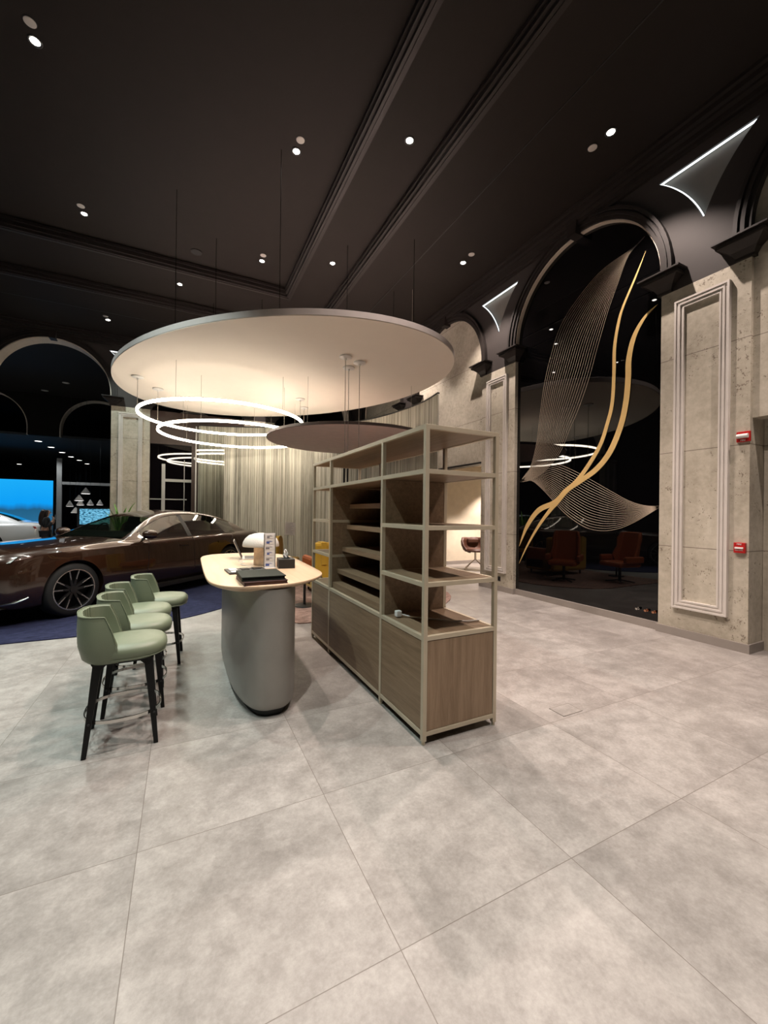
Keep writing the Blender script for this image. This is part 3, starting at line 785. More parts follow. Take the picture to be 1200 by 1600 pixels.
family(fanL, fanR, 20, .0034, 'line_decal', 'tall fan of fine pale lines rising on the black glass')
family(wavT, wavB, 19, .0042, 'line_decal', 'wave of fine pale lines lying across the middle of the black glass')
def ribbon(pts, wpx, label, off):
    p = sm2(W3(pts)); n = len(p); ws = []
    for i in range(n):
        t = i/(n-1)*(len(wpx)-1); j = min(int(t), len(wpx)-2); ws.append(wpx[j]+(wpx[j+1]-wpx[j])*(t-j))
    mb = MB(); strip(mb, p, ws, off); o = mb.build('gold_ribbon', 'gold'); tag(o, label, 'wall art')
r1 = [(1009.6, 391.3), (992.7, 434), (974.2, 478), (966.8, 503.4), (960.4, 542.7), (959.4, 584.3), (956.9, 628.2), (949.5, 660.6), (938, 695.2), (918.8, 728), (900, 753), (883.3, 767.5), (866.7, 785), (841.8, 797.3), (823.8, 822), (811.4, 853.5)]
r2 = [(1028, 475.6), (1007.3, 496.4), (991, 526.5), (983, 561), (981.9, 591.2), (978.4, 628.2), (970.3, 665.2), (954, 705), (933.3, 732), (908.3, 750.8), (887.5, 765.4), (870.8, 785), (859.8, 797.3), (841.8, 822), (823.8, 853.5), (811.4, 880.5)]
ribbon(r1, [.002, .03, .035, .045, .05, .05, .055, .058, .062, .068, .072, .078, .085, .095, .08, .004], 'narrower gold ribbon nearer the left edge of the black glass', .004)
ribbon(r2, [.002, .045, .07, .08, .082, .082, .085, .088, .085, .078, .074, .074, .07, .052, .035, .003], 'wider gold ribbon sweeping down the right half of the black glass', .008)
for y, m_, lb in ((3.375, 'chrome', 'leftmost of three small metal fittings low on the black glass'), (3.26, 'copper', 'middle of three small metal fittings low on the black glass'), (3.16, 'copper', 'rightmost of three small metal fittings low on the black glass')):
    root = thing('wall_fitting', lb, 'wall hook', (XG-.002, y, .225), 0, 'small metal fittings low on the black glass')  # metal fitting of unknown use, shaped as a small knob
    MB().lathe([(.001, 0), (.018, 0), (.018, -.006), (.001, -.006)], n=20, axis='X').build('base', m_, root, smooth=True)
    MB().lathe([(.001, -.006), (.008, -.006), (.008, -.03), (.017, -.034), (.017, -.05), (.001, -.052)], n=20, axis='X').build('stem', m_, root, smooth=True)

# fire alarm devices and socket on the near pilaster
root = thing('fire_alarm_strobe', 'red fire strobe high on the concrete beside the framed moulding', 'fire alarm', (XW, 2.205, 2.393))
B((-.028, -.062, -.058), (0, .062, .058)).build('housing', 'red', root, bevel=.006)
MB().lathe([(.001, -.052), (.024, -.050), (.024, .050), (.001, .052)], (-.040, 0, .005), 16, 'Y').build('flash_lens', 'white', root, smooth=True)
text_mesh('FIRE', .026, 'lettering', 'white', root, (-.030, 0, -.042), (PI/2, 0, -PI/2))
root = thing('fire_alarm_pull', 'red pull-down fire alarm station lower on the same concrete', 'fire alarm', (XW, 2.225, 1.158))
B((-.04, -.052, -.058), (0, .052, .058)).build('housing', 'red', root, bevel=.005)
B((-.052, -.038, -.012), (-.04, .038, .008)).build('handle', 'white', root, bevel=.003)
text_mesh('FIRE', .024, 'lettering', 'white', root, (-.0415, 0, .040), (PI/2, 0, -PI/2))
text_mesh('PULL DOWN', .012, 'lettering', 'white', root, (-.0415, 0, -.028), (PI/2, 0, -PI/2))
root = thing('wall_socket', 'small black socket low on the farther concrete pilaster', 'socket', (XW, 6.02, .235))
B((-.008, -.036, -.045), (0, .036, .045)).build('plate', 'blk', root, bevel=.002)
B((-.011, -.02, -.02), (-.008, .02, .02)).build('insert', 'leg', root)
root = thing('floor_box', 'small rectangular outlet lid flush in the floor tiles', 'floor outlet', (2.66, 2.13, 0))
B((-.10, -.062, 0), (.10, .062, .003)).build('lid', 'floor', root)
fr = MB(); fr.box((-.104, -.066, 0), (-.10, .066, .004)); fr.box((.10, -.066, 0), (.104, .066, .004)); fr.box((-.104, -.066, 0), (.104, -.062, .004)); fr.box((-.104, .062, 0), (.104, .066, .004))
fr.build('frame', 'skirt', root)

# ================================================================== SHELVING UNIT
SX, SY = 1.40, 2.19
root = thing('shelving_unit', 'open metal-framed wooden shelving unit with closed cabinets below', 'shelf', (SX, SY, 0))
D, LW, T = .615, 2.50, .03
ys = [0, .62, 1.86, LW-T]
for i, y in enumerate(ys):
    for x in (0, D-T):
        MB().box((x, y, .022), (x+T, y+T, 2.08)).build('post', 'champ', root, bevel=.0015)
        MB().lathe([(.001, 0), (.012, 0), (.013, .024), (.001, .024)], (x+T/2, y+T/2, 0), 12).build('foot', 'champ', root)
lev = [.055, .672, 1.79-T, 2.05]
for z in lev:
    for x in (0, D-T): MB().box((x+.001, .02, z), (x+T-.001, LW-.02, z+T)).build('rail', 'champ', root, bevel=.001)
    for y in (0, LW-T): MB().box((.02, y+.001, z+.0005), (D-.02, y+T-.001, z+T-.0005)).build('rail', 'champ', root, bevel=.001)
for z in (1.05-T, 1.42-T):
    for (a, b) in ((0, .62+T), (1.86, LW)):
        for x in (0, D-T): MB().box((x+.001, a+.01, z), (x+T-.001, b-.01, z+T)).build('rail', 'champ', root, bevel=.001)
        for y in (a, b-T): MB().box((.02, y+.001, z+.0005), (D-.02, y+T-.001, z+T-.0005)).build('rail', 'champ', root, bevel=.001)
    MB().box((T, T, z+.006), (D-T, .62, z+T-.004)).build('shelf', 'woodH', root)
    MB().box((T, 1.86+T, z+.006), (D-T, LW-T, z+T-.004)).build('shelf', 'woodH', root)
MB().box((T-.004, T-.004, 2.054), (D-T+.004, LW-T+.004, 2.076)).build('top_panel', 'woodH', root)
MB().box((T-.004, T-.004, 1.764), (D-T+.004, LW-T+.004, 1.784)).build('shelf', 'woodH', root)
MB().box((T-.004, T-.004, .676), (D-T+.004, LW-T+.004, .698)).build('cabinet_top', 'woodH', root)
MB().box((T-.004, T-.004, .060), (D-T+.004, LW-T+.004, .080)).build('bottom_panel', 'woodH', root)
for y0, y1 in ((T+.003, .617), (.62+T+.003, 1.857), (1.86+T+.003, LW-T-.003)):
    MB().box((.005, y0, .088), (.024, y1, .669)).build('cabinet_front', 'woodH', root, bevel=.001)
    MB().box((D-.024, y0, .088), (D-.005, y1, .669)).build('cabinet_front', 'woodH', root, bevel=.001)
MB().box((T+.003, .004, .088), (D-T-.003, .022, .669)).build('end_panel', 'woodV', root, bevel=.001)
MB().box((T+.003, LW-.022, .088), (D-T-.003, LW-.004, .669)).build('end_panel', 'woodV', root, bevel=.001)
# enclosed middle bay with raked display shelves
MB().box((T, .62+.003, .70), (D-.003, .62+.026, 1.76)).build('side_panel', 'woodH', root)
MB().box((T-.02, 1.86+.003, .70), (D-.003, 1.86+.026, 1.76)).build('side_panel', 'woodH', root)
MB().box((D-.024, .65, .70), (D-.004, 1.86, 1.76)).build('back_panel', 'woodH', root)
for xf_, zt in ((1.62, 1.588), (1.592, 1.366), (1.543, 1.128), (1.488, .897), (1.435, .762)):
    MB().box((xf_-SX, .648, zt-.045 if zt > .8 else .70), (D-.026, 1.862, zt)).build('display_shelf', 'woodH', root, bevel=.001)
# plug and lead on the cabinet top
root = thing('extension_lead', 'white plug with a thin white cable lying on the cabinet top', 'cable', (1.49, 2.70, .7035))
MB().box((-.02, -.02, .002), (.025, .022, .048)).build('plug', 'white', root, bevel=.006)
MB().tube([(.02, 0, .022), (.05, -.02, .012), (.09, -.07, .006), (.15, -.13, .005), (.23, -.21, .005), (.32, -.29, .005), (.40, -.335, .005), (.50, -.345, .006)], .006, 8).build('cable', 'white', root, smooth=True)

# ================================================================== COUNTER TABLE
tp = [(.18, 4.75), (.169, 3.95), (.172, 3.42), (.195, 3.2), (.245, 3.067), (.32, 2.985), (.42, 2.943), (.55, 2.925), (.68, 2.935), (.80, 2.985), (.92, 3.083), (1.03, 3.22), (1.10, 3.38), (1.122, 3.6), (1.14, 4.05), (1.155, 4.6), (1.135, 4.88), (1.06, 5.10), (.93, 5.25), (.72, 5.335), (.5, 5.33), (.34, 5.28), (.23, 5.14), (.19, 4.98)]
tp = smooth_loop(tp, 3)
def inset(pts, d, z):
    out = []; n = len(pts)
    for i, p in enumerate(pts):
        q0, q1 = Vector(pts[i-1][:2]), Vector(pts[(i+1) % n][:2]); t_ = (q1-q0).normalized(); nn = Vector((-t_.y, t_.x))
        out.append((p[0]+nn.x*d, p[1]+nn.y*d, z))
    return out
cx_, cy_ = .66, 4.13
def test_in():
    a = inset(tp, .1, 0)[0]; return abs(a[0]-cx_) < abs(tp[0][0]-cx_)
sg = 1 if test_in() else -1
root = thing('counter_table', 'bar-height counter with rounded pale beech top on a taupe metallic base', 'table', (0, 0, 0))
MB().loft([inset(tp, .10*sg, .915), inset(tp, .03*sg, .938), inset(tp, .003*sg, .952), inset(tp, 0, .958), inset(tp, 0, .968), inset(tp, .004*sg, .972)]).build('tabletop', 'tabletop', root, smooth=True, angle=25)
bs = lambda d, z: [(x, y, z) for x, y, _ in super_e(.610, 3.925, .254-d, .985-d, 2.8, 64)]
MB().loft([bs(.045, .045), bs(.018, .058), bs(.004, .08), bs(0, .11), bs(0, .934)]).build('pedestal', 'tablebase', root, smooth=True, angle=50)
MB().loft([bs(.06, 0), bs(.06, .052)]).build('plinth', 'blk', root, smooth=True)

# things on the counter
TZ = .972
root = thing('table_lamp', 'mushroom table lamp with white dome shade and stone stem on the counter', 'lamp', (.70, 4.10, TZ))
MB().lathe([(.001, 0), (.066, 0), (.068, .004), (.066, .19), (.001, .19)], n=40).build('stem', 'stonew', root, smooth=True)
MB().lathe([(.172, .182), (.176, .192), (.170, .225), (.150, .262), (.115, .292), (.07, .308), (.03, .314), (.001, .315), ], n=48, solid=True).build('shade', 'shade', root, smooth=True)
root = thing('leaflet_stand', 'upright clear strip of printed leaflets in front of the lamp', 'leaflet stand', (.735, 3.84, TZ), .15)
B((-.055, 0, 0), (.055, .004, .325)).build('backing', 'paper', root)
for i in range(6):
    B((-.045, -.002, .015+i*.052), (.045, 0, .054+i*.052)).build('leaflet', 'white', root)
    mb = MB()
    for k, (a, b, w) in enumerate(((.020, .034, .02), (.036, .039, .035), (.043, .045, .03))):
        mb.box((-.038+.006*(i % 3), -.003, a+i*.052), (-.038+w*1.8, -.002, b+i*.052))
    mb.build('print', 'inkgrey' if i % 2 else 'blue', root)
for x in (-.055, .053): B((x, -.012, 0), (x+.002, .006, .325)).build('side_edge', 'glass', root)
B((-.06, -.03, 0), (.06, .035, .004)).build('foot', 'white', root)
root = thing('tissue_box', 'black tissue box with a white tissue sticking out', 'tissue box', (.885, 3.83, TZ), -.12)
B((-.075, -.10, 0), (.075, .10, .085)).build('box', 'blk', root, bevel=.003)
B((-.04, -.05, .085), (.04, .05, .087)).build('slot_plate', 'leg', root)
rows = []
for i in range(9):
    t = i/8; rows.append([(-.028+.05*t*.3+.014*math.sin(k*1.9+i), -.028+k*.009+.01*math.sin(i*1.3+k), .085+.085*math.sin(t*PI*.52)*(1-.06*k+.03*math.sin(k*2.1))+.0*t) if False else
        ((t-.5)*.055*(1-.5*k/7)+.006*math.sin(k*1.7), (.012*math.sin(t*9+k*.8)), .083+.092*k/7*(1-.35*abs(t-.55))) for k in range(8)])
MB().loft(rows, False, False).build('tissue', 'white', root, smooth=True, solid=.0015)
root = thing('folder', 'dark maroon folder at the bottom of the pile on the counter', 'folder', (.545, 3.09, TZ), .04, 'folders piled on the counter')
B((-.155, -.135, 0), (.155, .215, .004)).build('cover', 'darkred', root, bevel=.0015)
B((-.148, -.129, .004), (.150, .209, .022)).build('pages', 'brownl', root)
B((-.155, -.135, .022), (.155, .215, .026)).build('cover', 'darkred', root, bevel=.0015)
B((-.158, -.135, 0), (-.152, .215, .026)).build('spine', 'darkred', root, bevel=.002)
root = thing('folder', 'large black folder lying on top of the maroon folder', 'folder', (.545, 3.115, TZ+.027), -.01, 'folders piled on the counter')
B((-.16, -.135, 0), (.15, .24, .006)).build('cover', 'bookgreen', root, bevel=.002)
B((-.150, -.127, .006), (.142, .232, .024)).build('pages', 'leg', root)
B((-.16, -.135, .024), (.15, .24, .031)).build('cover', 'bookgreen', root, bevel=.002)
B((-.164, -.135, 0), (-.156, .24, .031)).build('spine', 'bookgreen', root, bevel=.002)
root = thing('sample_tray', 'flat black sample tray with white labels behind the folders', 'tray', (.455, 3.66, TZ), .06)
B((-.11, -.12, 0), (.22, .16, .014)).build('tray', 'blk', root, bevel=.003)
for k in range(3):
    B((-.085+k*.10, -.09, .0145), (-.02+k*.10, -.01, .017)).build('label', 'paper' if k == 0 else 'inkgrey', root)
    B((-.085+k*.10, .01, .0145), (-.02+k*.10, .12, .020)).build('sample', 'leg' if k else 'mould', root)
root = thing('laptop', 'open silver laptop seen edge-on at the far side of the lamp', 'laptop', (.60, 4.72, TZ), -.13)
B((0, -.16, 0), (.23, .16, .012)).build('base', 'alu', root, bevel=.003)
B((.03, -.14, .0122), (.14, .14, .0135)).build('keyboard', 'blk', root)
B((0, -.16, 0), (.008, .16, .225)).xf(Matrix.Rotation(-.42, 4, 'Y')).build('lid', 'alu', root, bevel=.002)
B((.0082, -.15, .012), (.0095, .15, .215)).xf(Matrix.Rotation(-.42, 4, 'Y')).build('display', 'blk', root)
o = MB().tube(smooth_loop([(.60, 3.95, TZ+.004), (.55, 4.05, TZ+.004), (.52, 4.2, TZ+.004), (.57, 4.35, TZ+.004), (.53, 4.45, TZ+.004), (.60, 4.55, TZ+.004)], 5, False), .003, 6).build('cable', 'white', smooth=True)
tag(o, 'thin pale cable curling on the counter beside the lamp', 'cable')

# ================================================================== BAR STOOLS
def make_stool(label):
    root = thing('bar_stool', label, 'bar stool', (0, 0, 0), 0, 'sage green stools along the counter')
    for sx in (-1, 1):
        for sy in (-1, 1):
            t_ = (sx*.135, sy*.145, .552); b_ = (sx*.185+(-.01 if sx < 0 else 0), sy*.195, 0)
            def sq(p, w, d): return [(p[0]-w, p[1]-d, p[2]), (p[0]+w, p[1]-d, p[2]), (p[0]+w, p[1]+d, p[2]), (p[0]-w, p[1]+d, p[2])]
            mid = tuple(t_[i]*.5+b_[i]*.5 for i in range(3))
            MB().loft([sq(b_, .013, .013), sq(mid, .018, .017), sq((t_[0]+sx*.004, t_[1]+sy*.002, .51), .024, .020), sq((t_[0]-sx*.01, t_[1], .535), .036, .021), sq((t_[0]-sx*.02, t_[1], .552), .055, .022)]).build('leg', 'leg', root, bevel=.004)
    ap = MB()
    for sy in (-1, 1): ap.box((-.15, sy*.145-.012, .53), (.15, sy*.145+.012, .553))
    for sx in (-1, 1): ap.box((sx*.14-.012, -.15, .53), (sx*.14+.012, .15, .553))
    ap.build('seat_frame', 'leg', root, bevel=.004)
    MB().band([(x, y, .200) for x, y, _ in super_e(0, 0, .213, .215, 2.5, 56)], .007, .020, True).build('footrest', 'chrome', root, smooth=True)
    for sx in (-1, 1):
        for sy in (-1, 1): MB().lathe([(.001, -.012), (.006, -.012), (.006, .012), (.001, .012)], (sx*.172, sy*.192, .200), 10, 'Y').build('screw', 'blk', root)
    S = lambda a, b, z, n=2.5, dx=0: [(x, y, z) for x, y, _ in super_e(.028+dx, 0, a, b, n, 48)]
    MB().loft([S(.15, .16, .545), S(.19, .190, .550), S(.212, .208, .566), S(.222, .216, .595), S(.219, .214, .622), S(.20, .196, .642), S(.15, .15, .653), S(.07, .07, .657), S(.01, .01, .658)]).build('seat', 'green', root, smooth=True, angle=80)
    MB().tube([(x, y, .566) for x, y, _ in super_e(.028, 0, .2135, .2095, 2.5, 56)], .003, 6, True).build('piping', 'green', root, smooth=True)
    rows_o, rows_i = [], []
    def shell(z, xf, w, xb, r, th):
        """plan of the wrap-around back at height z, from one wing end to the other"""
        def side(w, xb, r):
            p = [(xf+(xb+r-xf)*k/4, -w+.010*(k/4)**0*0) for k in range(4)]
            p += [(xb+r-r*math.sin(a), -w+r-r*math.cos(a)) for a in [k*PI/2/7 for k in range(8)]]
            p += [(xb-.012*math.sin(PI*(k+1)/8), (-w+r)*(1-(k+1)/4)) for k in range(4)]
            return p+[(x, -y) for x, y in p[-2::-1]]
        return [(x, y, z) for x, y in side(w, xb, r)], [(x, y, z) for x, y in side(w-th, xb+th, max(.02, r-th*.5))]
    secs = [shell(.545, -.030, .185, -.19, .10, .03), shell(.575, -.028, .203, -.222, .11, .04), shell(.66, -.036, .214, -.243, .115, .04), shell(.74, -.058, .210, -.246, .11, .036), shell(.80, -.082, .204, -.244, .105, .032), shell(.838, -.098, .199, -.242, .10, .026)]
    n_ = len(secs[0][0])
    for q in range(n_):
        k = 1-abs(2*q/(n_-1)-1); lift = .014*k
        o_ = [(s_[0][q][0], s_[0][q][1], s_[0][q][2]+lift*(s_[0][q][2]-.545)/.3) for s_ in secs]; i_ = [(s_[1][q][0], s_[1][q][1], s_[1][q][2]+lift*(s_[1][q][2]-.545)/.3) for s_ in secs]
        rows_o.append(o_); rows_i.append(i_)
    MB().loft([o_+i_[::-1] for o_, i_ in zip(rows_o, rows_i)]).build('backrest', 'green', root, smooth=True, bevel=.005, angle=60)
    MB().tube([(o_[-1][0], o_[-1][1], o_[-1][2]+.001) for o_ in rows_o], .004, 6).build('piping', 'green', root, smooth=True)
    for e in (0, -1): MB().tube([(p[0]+.002, p[1], p[2]) for p in rows_o[e]], .003, 6).build('piping', 'green', root, smooth=True)
    for q in range(9, n_-9, 2):
        MB().tube([(p[0]+.001, p[1], p[2]) for p in rows_i[q][2:]], .005, 6).build('pleat', 'green', root, smooth=True)
    return root
st = make_stool('sage green leather bar stool nearest the camera')
st.location = (-.335, 3.15, 0); st.rotation_euler = (0, 0, .06)
dup(st, (-.315, 3.66, 0), .05, 'sage green leather bar stool, second from the camera')
dup(st, (-.33, 4.13, 0), .02, 'sage green leather bar stool, third from the camera')
dup(st, (-.19, 4.60, 0), -.05, 'sage green leather bar stool farthest from the camera, legs in clear view')

# ================================================================== CARS
def catm(keys, us):
    out = []
    n = len(keys)
    for u in us:
        i = max(j for j in range(n) if keys[j][0] <= u+1e-9); i = min(i, n-2)
        p0, p1, p2, p3 = keys[max(0, i-1)], keys[i], keys[i+1], keys[min(n-1, i+2)]
        h = p2[0]-p1[0]; t = (u-p1[0])/h; row = [u]
        for k in range(1, len(p1)):
            m1 = (p2[k]-p0[k])/(p2[0]-p0[0])*h if p2[0] != p0[0] else 0; m2 = (p3[k]-p1[k])/(p3[0]-p1[0])*h if p3[0] != p1[0] else 0
            row.append((2*t**3-3*t*t+1)*p1[k]+(t**3-2*t*t+t)*m1+(-2*t**3+3*t*t)*p2[k]+(t**3-t*t)*m2)
        out.append(row)
    return out
BK = [(0, .34, .58, .70, .72, .64, .78, .56, .83), (.05, .27, .70, .81, .78, .75, .86, .64, .90), (.2, .22, .82, .90, .83, .86, .91, .74, .955), (.5, .20, .87, .945, .87, .92, .945, .80, .985),
      (.88, .20, .885, .965, .885, .945, .965, .83, 1.005), (1.3, .20, .89, .965, .895, .945, .985, .85, 1.03), (1.75, .20, .89, .965, .90, .945, 1.0, .865, 1.055), (2.5, .20, .89, .965, .905, .945, 1.005, .87, 1.03),
      (3.4, .20, .89, .965, .91, .945, 1.015, .87, 1.03), (4.1, .20, .89, .968, .92, .945, 1.03, .86, 1.07), (4.6, .20, .88, .965, .93, .935, 1.045, .83, 1.10), (4.95, .22, .86, .945, .935, .90, 1.045, .80, 1.09), (5.2, .27, .81, .91, .93, .86, 1.03, .77, 1.07),
      (5.34, .33, .72, .85, .92, .80, 1.0, .70, 1.03), (5.39, .40, .64, .78, .90, .73, .97, .64, .99)]
_lo = lambda z: z if z < .7 else .7+(z-.7)*.955
BK = [(r[0], r[1], r[2], r[3], _lo(r[4]), r[5], _lo(r[6]), r[7], _lo(r[8])) for r in BK]
def sec(r):
    u, zb, ws, wm, zc, wc, zbelt, wb, zd = r
    h = [(0, zb), (ws-.05, zb), (ws, zb+.05), (wm-.012, zb+.2), (wm, .52), (wm-.004, .66), (wm-.018, (zc+.66)/2+.01), (wc, zc), (wc-.012, zc+(zbelt-zc)*.45), (wb+.015, zbelt-.008), (wb, zbelt+.004), (wb-.06, zbelt+(zd-zbelt)*.45), (wb*.5, zd-(zd-zbelt)*.12), (0, zd)]
    h = [(y, max(z, zb)) for y, z in h]
    return [(u, y, z) for y, z in h]+[(u, -y, z) for y, z in h[-2:0:-1]]
RK = [(1.70, 1.045), (1.95, 1.16), (2.2, 1.29), (2.45, 1.405), (2.65, 1.475), (2.9, 1.52), (3.2, 1.54), (3.5, 1.53), (3.8, 1.49), (4.1, 1.42), (4.4, 1.315), (4.7, 1.175), (4.86, 1.09)]
RK = [(u, _lo(z)) for u, z in RK]
def car(name, label, paint, loc, rz, group=None):
    root = thing(name, label, 'car', loc, rz, group)
    us = sorted(set([round(i*.1, 3) for i in range(54)]+[.02, .05, .15, 5.34, 5.37, 5.39]))
    bd = MB().loft([sec(r) for r in catm(BK, us)]).build('body', paint, root, smooth=True, angle=50)
    cut = MB()
    for u in (.88, 4.095):
        for s in (-1, 1): cut.lathe([(.001, s*.62), (.398, s*.62), (.398, s*1.2), (.001, s*1.2)], (u, 0, .385), 40, 'Y')
    co = cut.build('cutter', 'blk')
    bpy.context.view_layer.update()
    bd.parent = None
    md = bd.modifiers.new('wells', 'BOOLEAN'); md.object = co; md.operation = 'DIFFERENCE'; md.solver = 'EXACT'
    dg = bpy.context.evaluated_depsgraph_get(); me = bpy.data.meshes.new_from_object(bd.evaluated_get(dg))
    bd.modifiers.clear(); bd.data = me; bd.parent = root; bpy.data.objects.remove(co)
    bd.matrix_parent_inverse = Matrix.Identity(4)
    # cabin
    U = [1.70, 1.85, 2.0, 2.15, 2.3, 2.45, 2.6, 2.75, 2.9, 3.0, 3.1, 3.3, 3.5, 3.7, 3.9, 4.05, 4.2, 4.35, 4.5, 4.65, 4.78, 4.86]
    R = catm(RK, U); V = []
    bl = catm([(r[0], r[6], r[7]) for r in BK], U)
    for (u, zr), (_, zbelt, wb) in zip(R, bl):
        g = max(0, zr-zbelt-.02); w = wb-.015-g*.64; zb2 = zbelt-.004
        zr1 = zb2+g*.88
        V.append([(u, wb-.004, zb2), (u, (wb+w)/2+.003*min(1, g*3), zb2+g*.46), (u, w, zr1), (u, w-.018, zr1+.02*min(1, g*4)), (u, w-.10, zr1+.05*min(1, g*3)), (u, (w-.1)*.5, zr-.008), (u, 0, zr)])
    def patch(name_, mat, cond, both=True, off=0):
        for s in ((1, -1) if both else (1,)):
            mb = MB(); pts = []; 
            for i in range(len(U)-1):
                um = (U[i]+U[i+1])/2
                for k in range(6):
                    if cond(um, k):
                        q = [V[i][k], V[i+1][k], V[i+1][k+1], V[i][k+1]]
                        mb.add([(a, b*s, c) for a, b, c in q], [(0, 1, 2, 3)])
            if not mb.f: continue
            me = bpy.data.meshes.new(name_); bm = bmesh.new(); me.from_pydata(mb.v, [], mb.f); bm.from_mesh(me)
            if not both: pass
            bmesh.ops.remove_doubles(bm, verts=bm.verts, dist=1e-5); bm.to_mesh(me); bm.free()
            for p in me.polygons: p.use_smooth = True
            me.materials.append(M[mat]); o = bpy.data.objects.new(name_, me); COL.objects.link(o); o.parent = root
    top = lambda k: k >= 4
    def roofc(u, k):
        if k in (2, 3): return True
        if top(k): return 2.5 < u < 3.95 or u > 4.72
        return u < 2.0 or u > 4.34
    # roof and pillars (both halves in one mesh)
    mb = MB()
    for s in (1, -1):
        for i in range(len(U)-1):
            um = (U[i]+U[i+1])/2
            for k in range(6):
                if roofc(um, k): mb.add([(a, b*s, c) for a, b, c in (V[i][k], V[i+1][k], V[i+1][k+1], V[i][k+1])], [(0, 1, 2, 3)])
    me = bpy.data.meshes.new('roof'); me.from_pydata(mb.v, [], mb.f); bm = bmesh.new(); bm.from_mesh(me); bmesh.ops.remove_doubles(bm, verts=bm.verts, dist=1e-5)
    bmesh.ops.recalc_face_normals(bm, faces=bm.faces); bm.to_mesh(me); bm.free()
    for p in me.polygons: p.use_smooth = True
    me.materials.append(M[paint]); o = bpy.data.objects.new('roof', me); COL.objects.link(o); o.parent = root
    for nm, c in (('windshield', lambda u, k: top(k) and u < 2.5), ('rear_window', lambda u, k: top(k) and 3.95 < u < 4.72)):
        mb = MB()
        for s in (1, -1):
            for i in range(len(U)-1):
                um = (U[i]+U[i+1])/2
                for k in range(6):
                    if c(um, k): mb.add([(a, b*s, cc) for a, b, cc in (V[i][k], V[i+1][k], V[i+1][k+1], V[i][k+1])], [(0, 1, 2, 3)])
        me = bpy.data.meshes.new(nm); me.from_pydata(mb.v, [], mb.f); bm = bmesh.new(); bm.from_mesh(me); bmesh.ops.remove_doubles(bm, verts=bm.verts, dist=1e-5)
        bmesh.ops.recalc_face_normals(bm, faces=bm.faces); bm.to_mesh(me); bm.free()
        for p in me.polygons: p.use_smooth = True
        me.materials.append(M['carglass']); o = bpy.data.objects.new(nm, me); COL.objects.link(o); o.parent = root
    patch('side_window', 'carglass', lambda u, k: k in (0, 1) and 2.0 < u < 3.0)
    patch('door_pillar', 'blk', lambda u, k: k in (0, 1) and 3.0 < u < 3.1)
    patch('side_window', 'carglass', lambda u, k: k in (0, 1) and 3.1 < u < 4.34)
    for s in (1, -1):
        bl2 = [(u, wb, z) for (u, z, wb) in bl if 1.9 < u < 4.4]
        rail = [(v[2][0], (v[2][1]+.004)*s, v[2][2]) for v in V if 2.0 <= v[2][0] <= 4.36]
        low = [(u, (wb+.006)*s, z+.004) for u, wb, z in bl2]
        MB().tube(rail, .008, 6).build('window_trim', 'chrome', root, smooth=True)
        MB().tube(low, .008, 6).build('window_trim', 'chrome', root, smooth=True)
        MB().tube([(3.95, (bl[14][2]+.0)*s, bl[14][1]), (3.9, (V[14][2][1]+.003)*s, V[14][2][2])], .008, 6).build('window_trim', 'blk', root)
        # door gaps, handles, sill
        for u0, u1 in ((2.02, 2.10), (3.07, 3.07), (4.02, 4.22)):
            r = catm(BK, [u0, u1]); a, b = sec(r[0]), sec(r[1])
            pts = []
            for k in range(3, 10):
                t = (k-3)/6; p = a[k]; q = b[k]; pts.append((u0+(u1-u0)*t, (p[1]*(1-t)+q[1]*t+.0005)*s, p[2]*(1-t)+q[2]*t))
            MB().tube(pts, .004, 5).build('door_gap', 'blk', root)
        for u in (2.85, 3.85):
            MB().box((u-.13, (.952 if s > 0 else -.963), .845), (u+.09, (.963 if s > 0 else -.952), .872)).build('door_handle', paint, root, bevel=.004)
            MB().box((u-.11, (.958 if s > 0 else -.9645), .838), (u+.07, (.9645 if s > 0 else -.958), .845)).build('handle_recess', 'blk', root)
        MB().tube([(1.35, s*.925, .22), (2.2, s*.925, .215), (3.6, s*.925, .215)], .009, 6).build('sill_trim', 'chrome', root, smooth=True)
        MB().box((1.3, min(s*.84, s*.935), .15), (3.65, max(s*.84, s*.935), .23)).build('side_skirt', 'blk', root, bevel=.01)
        # mirror
        mr = MB(); rr = []
        for i, (dx, w, hh) in enumerate(((-.10, .02, .02), (-.07, .07, .055), (0, .10, .075), (.07, .105, .078), (.10, .10, .072))):
            rr.append([(1.98+dx*.9+.0*q, s*(1.02+w*math.cos(2*PI*q/14)), 1.085+hh*math.sin(2*PI*q/14)) for q in range(14)])
        mr.loft(rr).build('wing_mirror', paint, root, smooth=True)
        MB().tube([(2.0, s*.87, 1.0), (1.99, s*.96, 1.04)], .02, 8).build('mirror_arm', 'blk', root)
        # lights and front
        MB().loft([[(.07, s*.60, .845), (.05, s*.70, .80), (.16, s*.86, .815), (.20, s*.865, .85)], [(.15, s*.58, .89), (.12, s*.70, .865), (.24, s*.86, .88), (.28, s*.86, .885)]]).build('headlight', 'chrome', root)
        MB().loft([[(5.33, s*.45, .86), (5.22, s*.86, .86), (5.18, s*.87, .93), (5.33, s*.45, .93)], [(5.41, s*.45, .86), (5.27, s*.89, .86), (5.22, s*.90, .93), (5.40, s*.45, .93)]]).build('tail_light', 'red', root)
        MB().box((-.03, min(s*.07, s*.42), .46), (.06, max(s*.07, s*.42), .80)).build('grille', 'blk', root, bevel=.02)
        MB().tube([(-.02, s*.45, .30), (.05, s*.72, .29), (.22, s*.86, .31), (.34, s*.90, .36)], .012, 6).build('bumper_blade', 'chrome', root, smooth=True)
    MB().loft([[(.02, -.72, .24), (.02, .72, .24), (.3, .82, .24), (.3, -.82, .24)], [(-.012, -.62, .40), (-.012, .62, .40), (.3, .80, .40), (.3, -.80, .40)]]).build('lower_intake', 'blk', root)
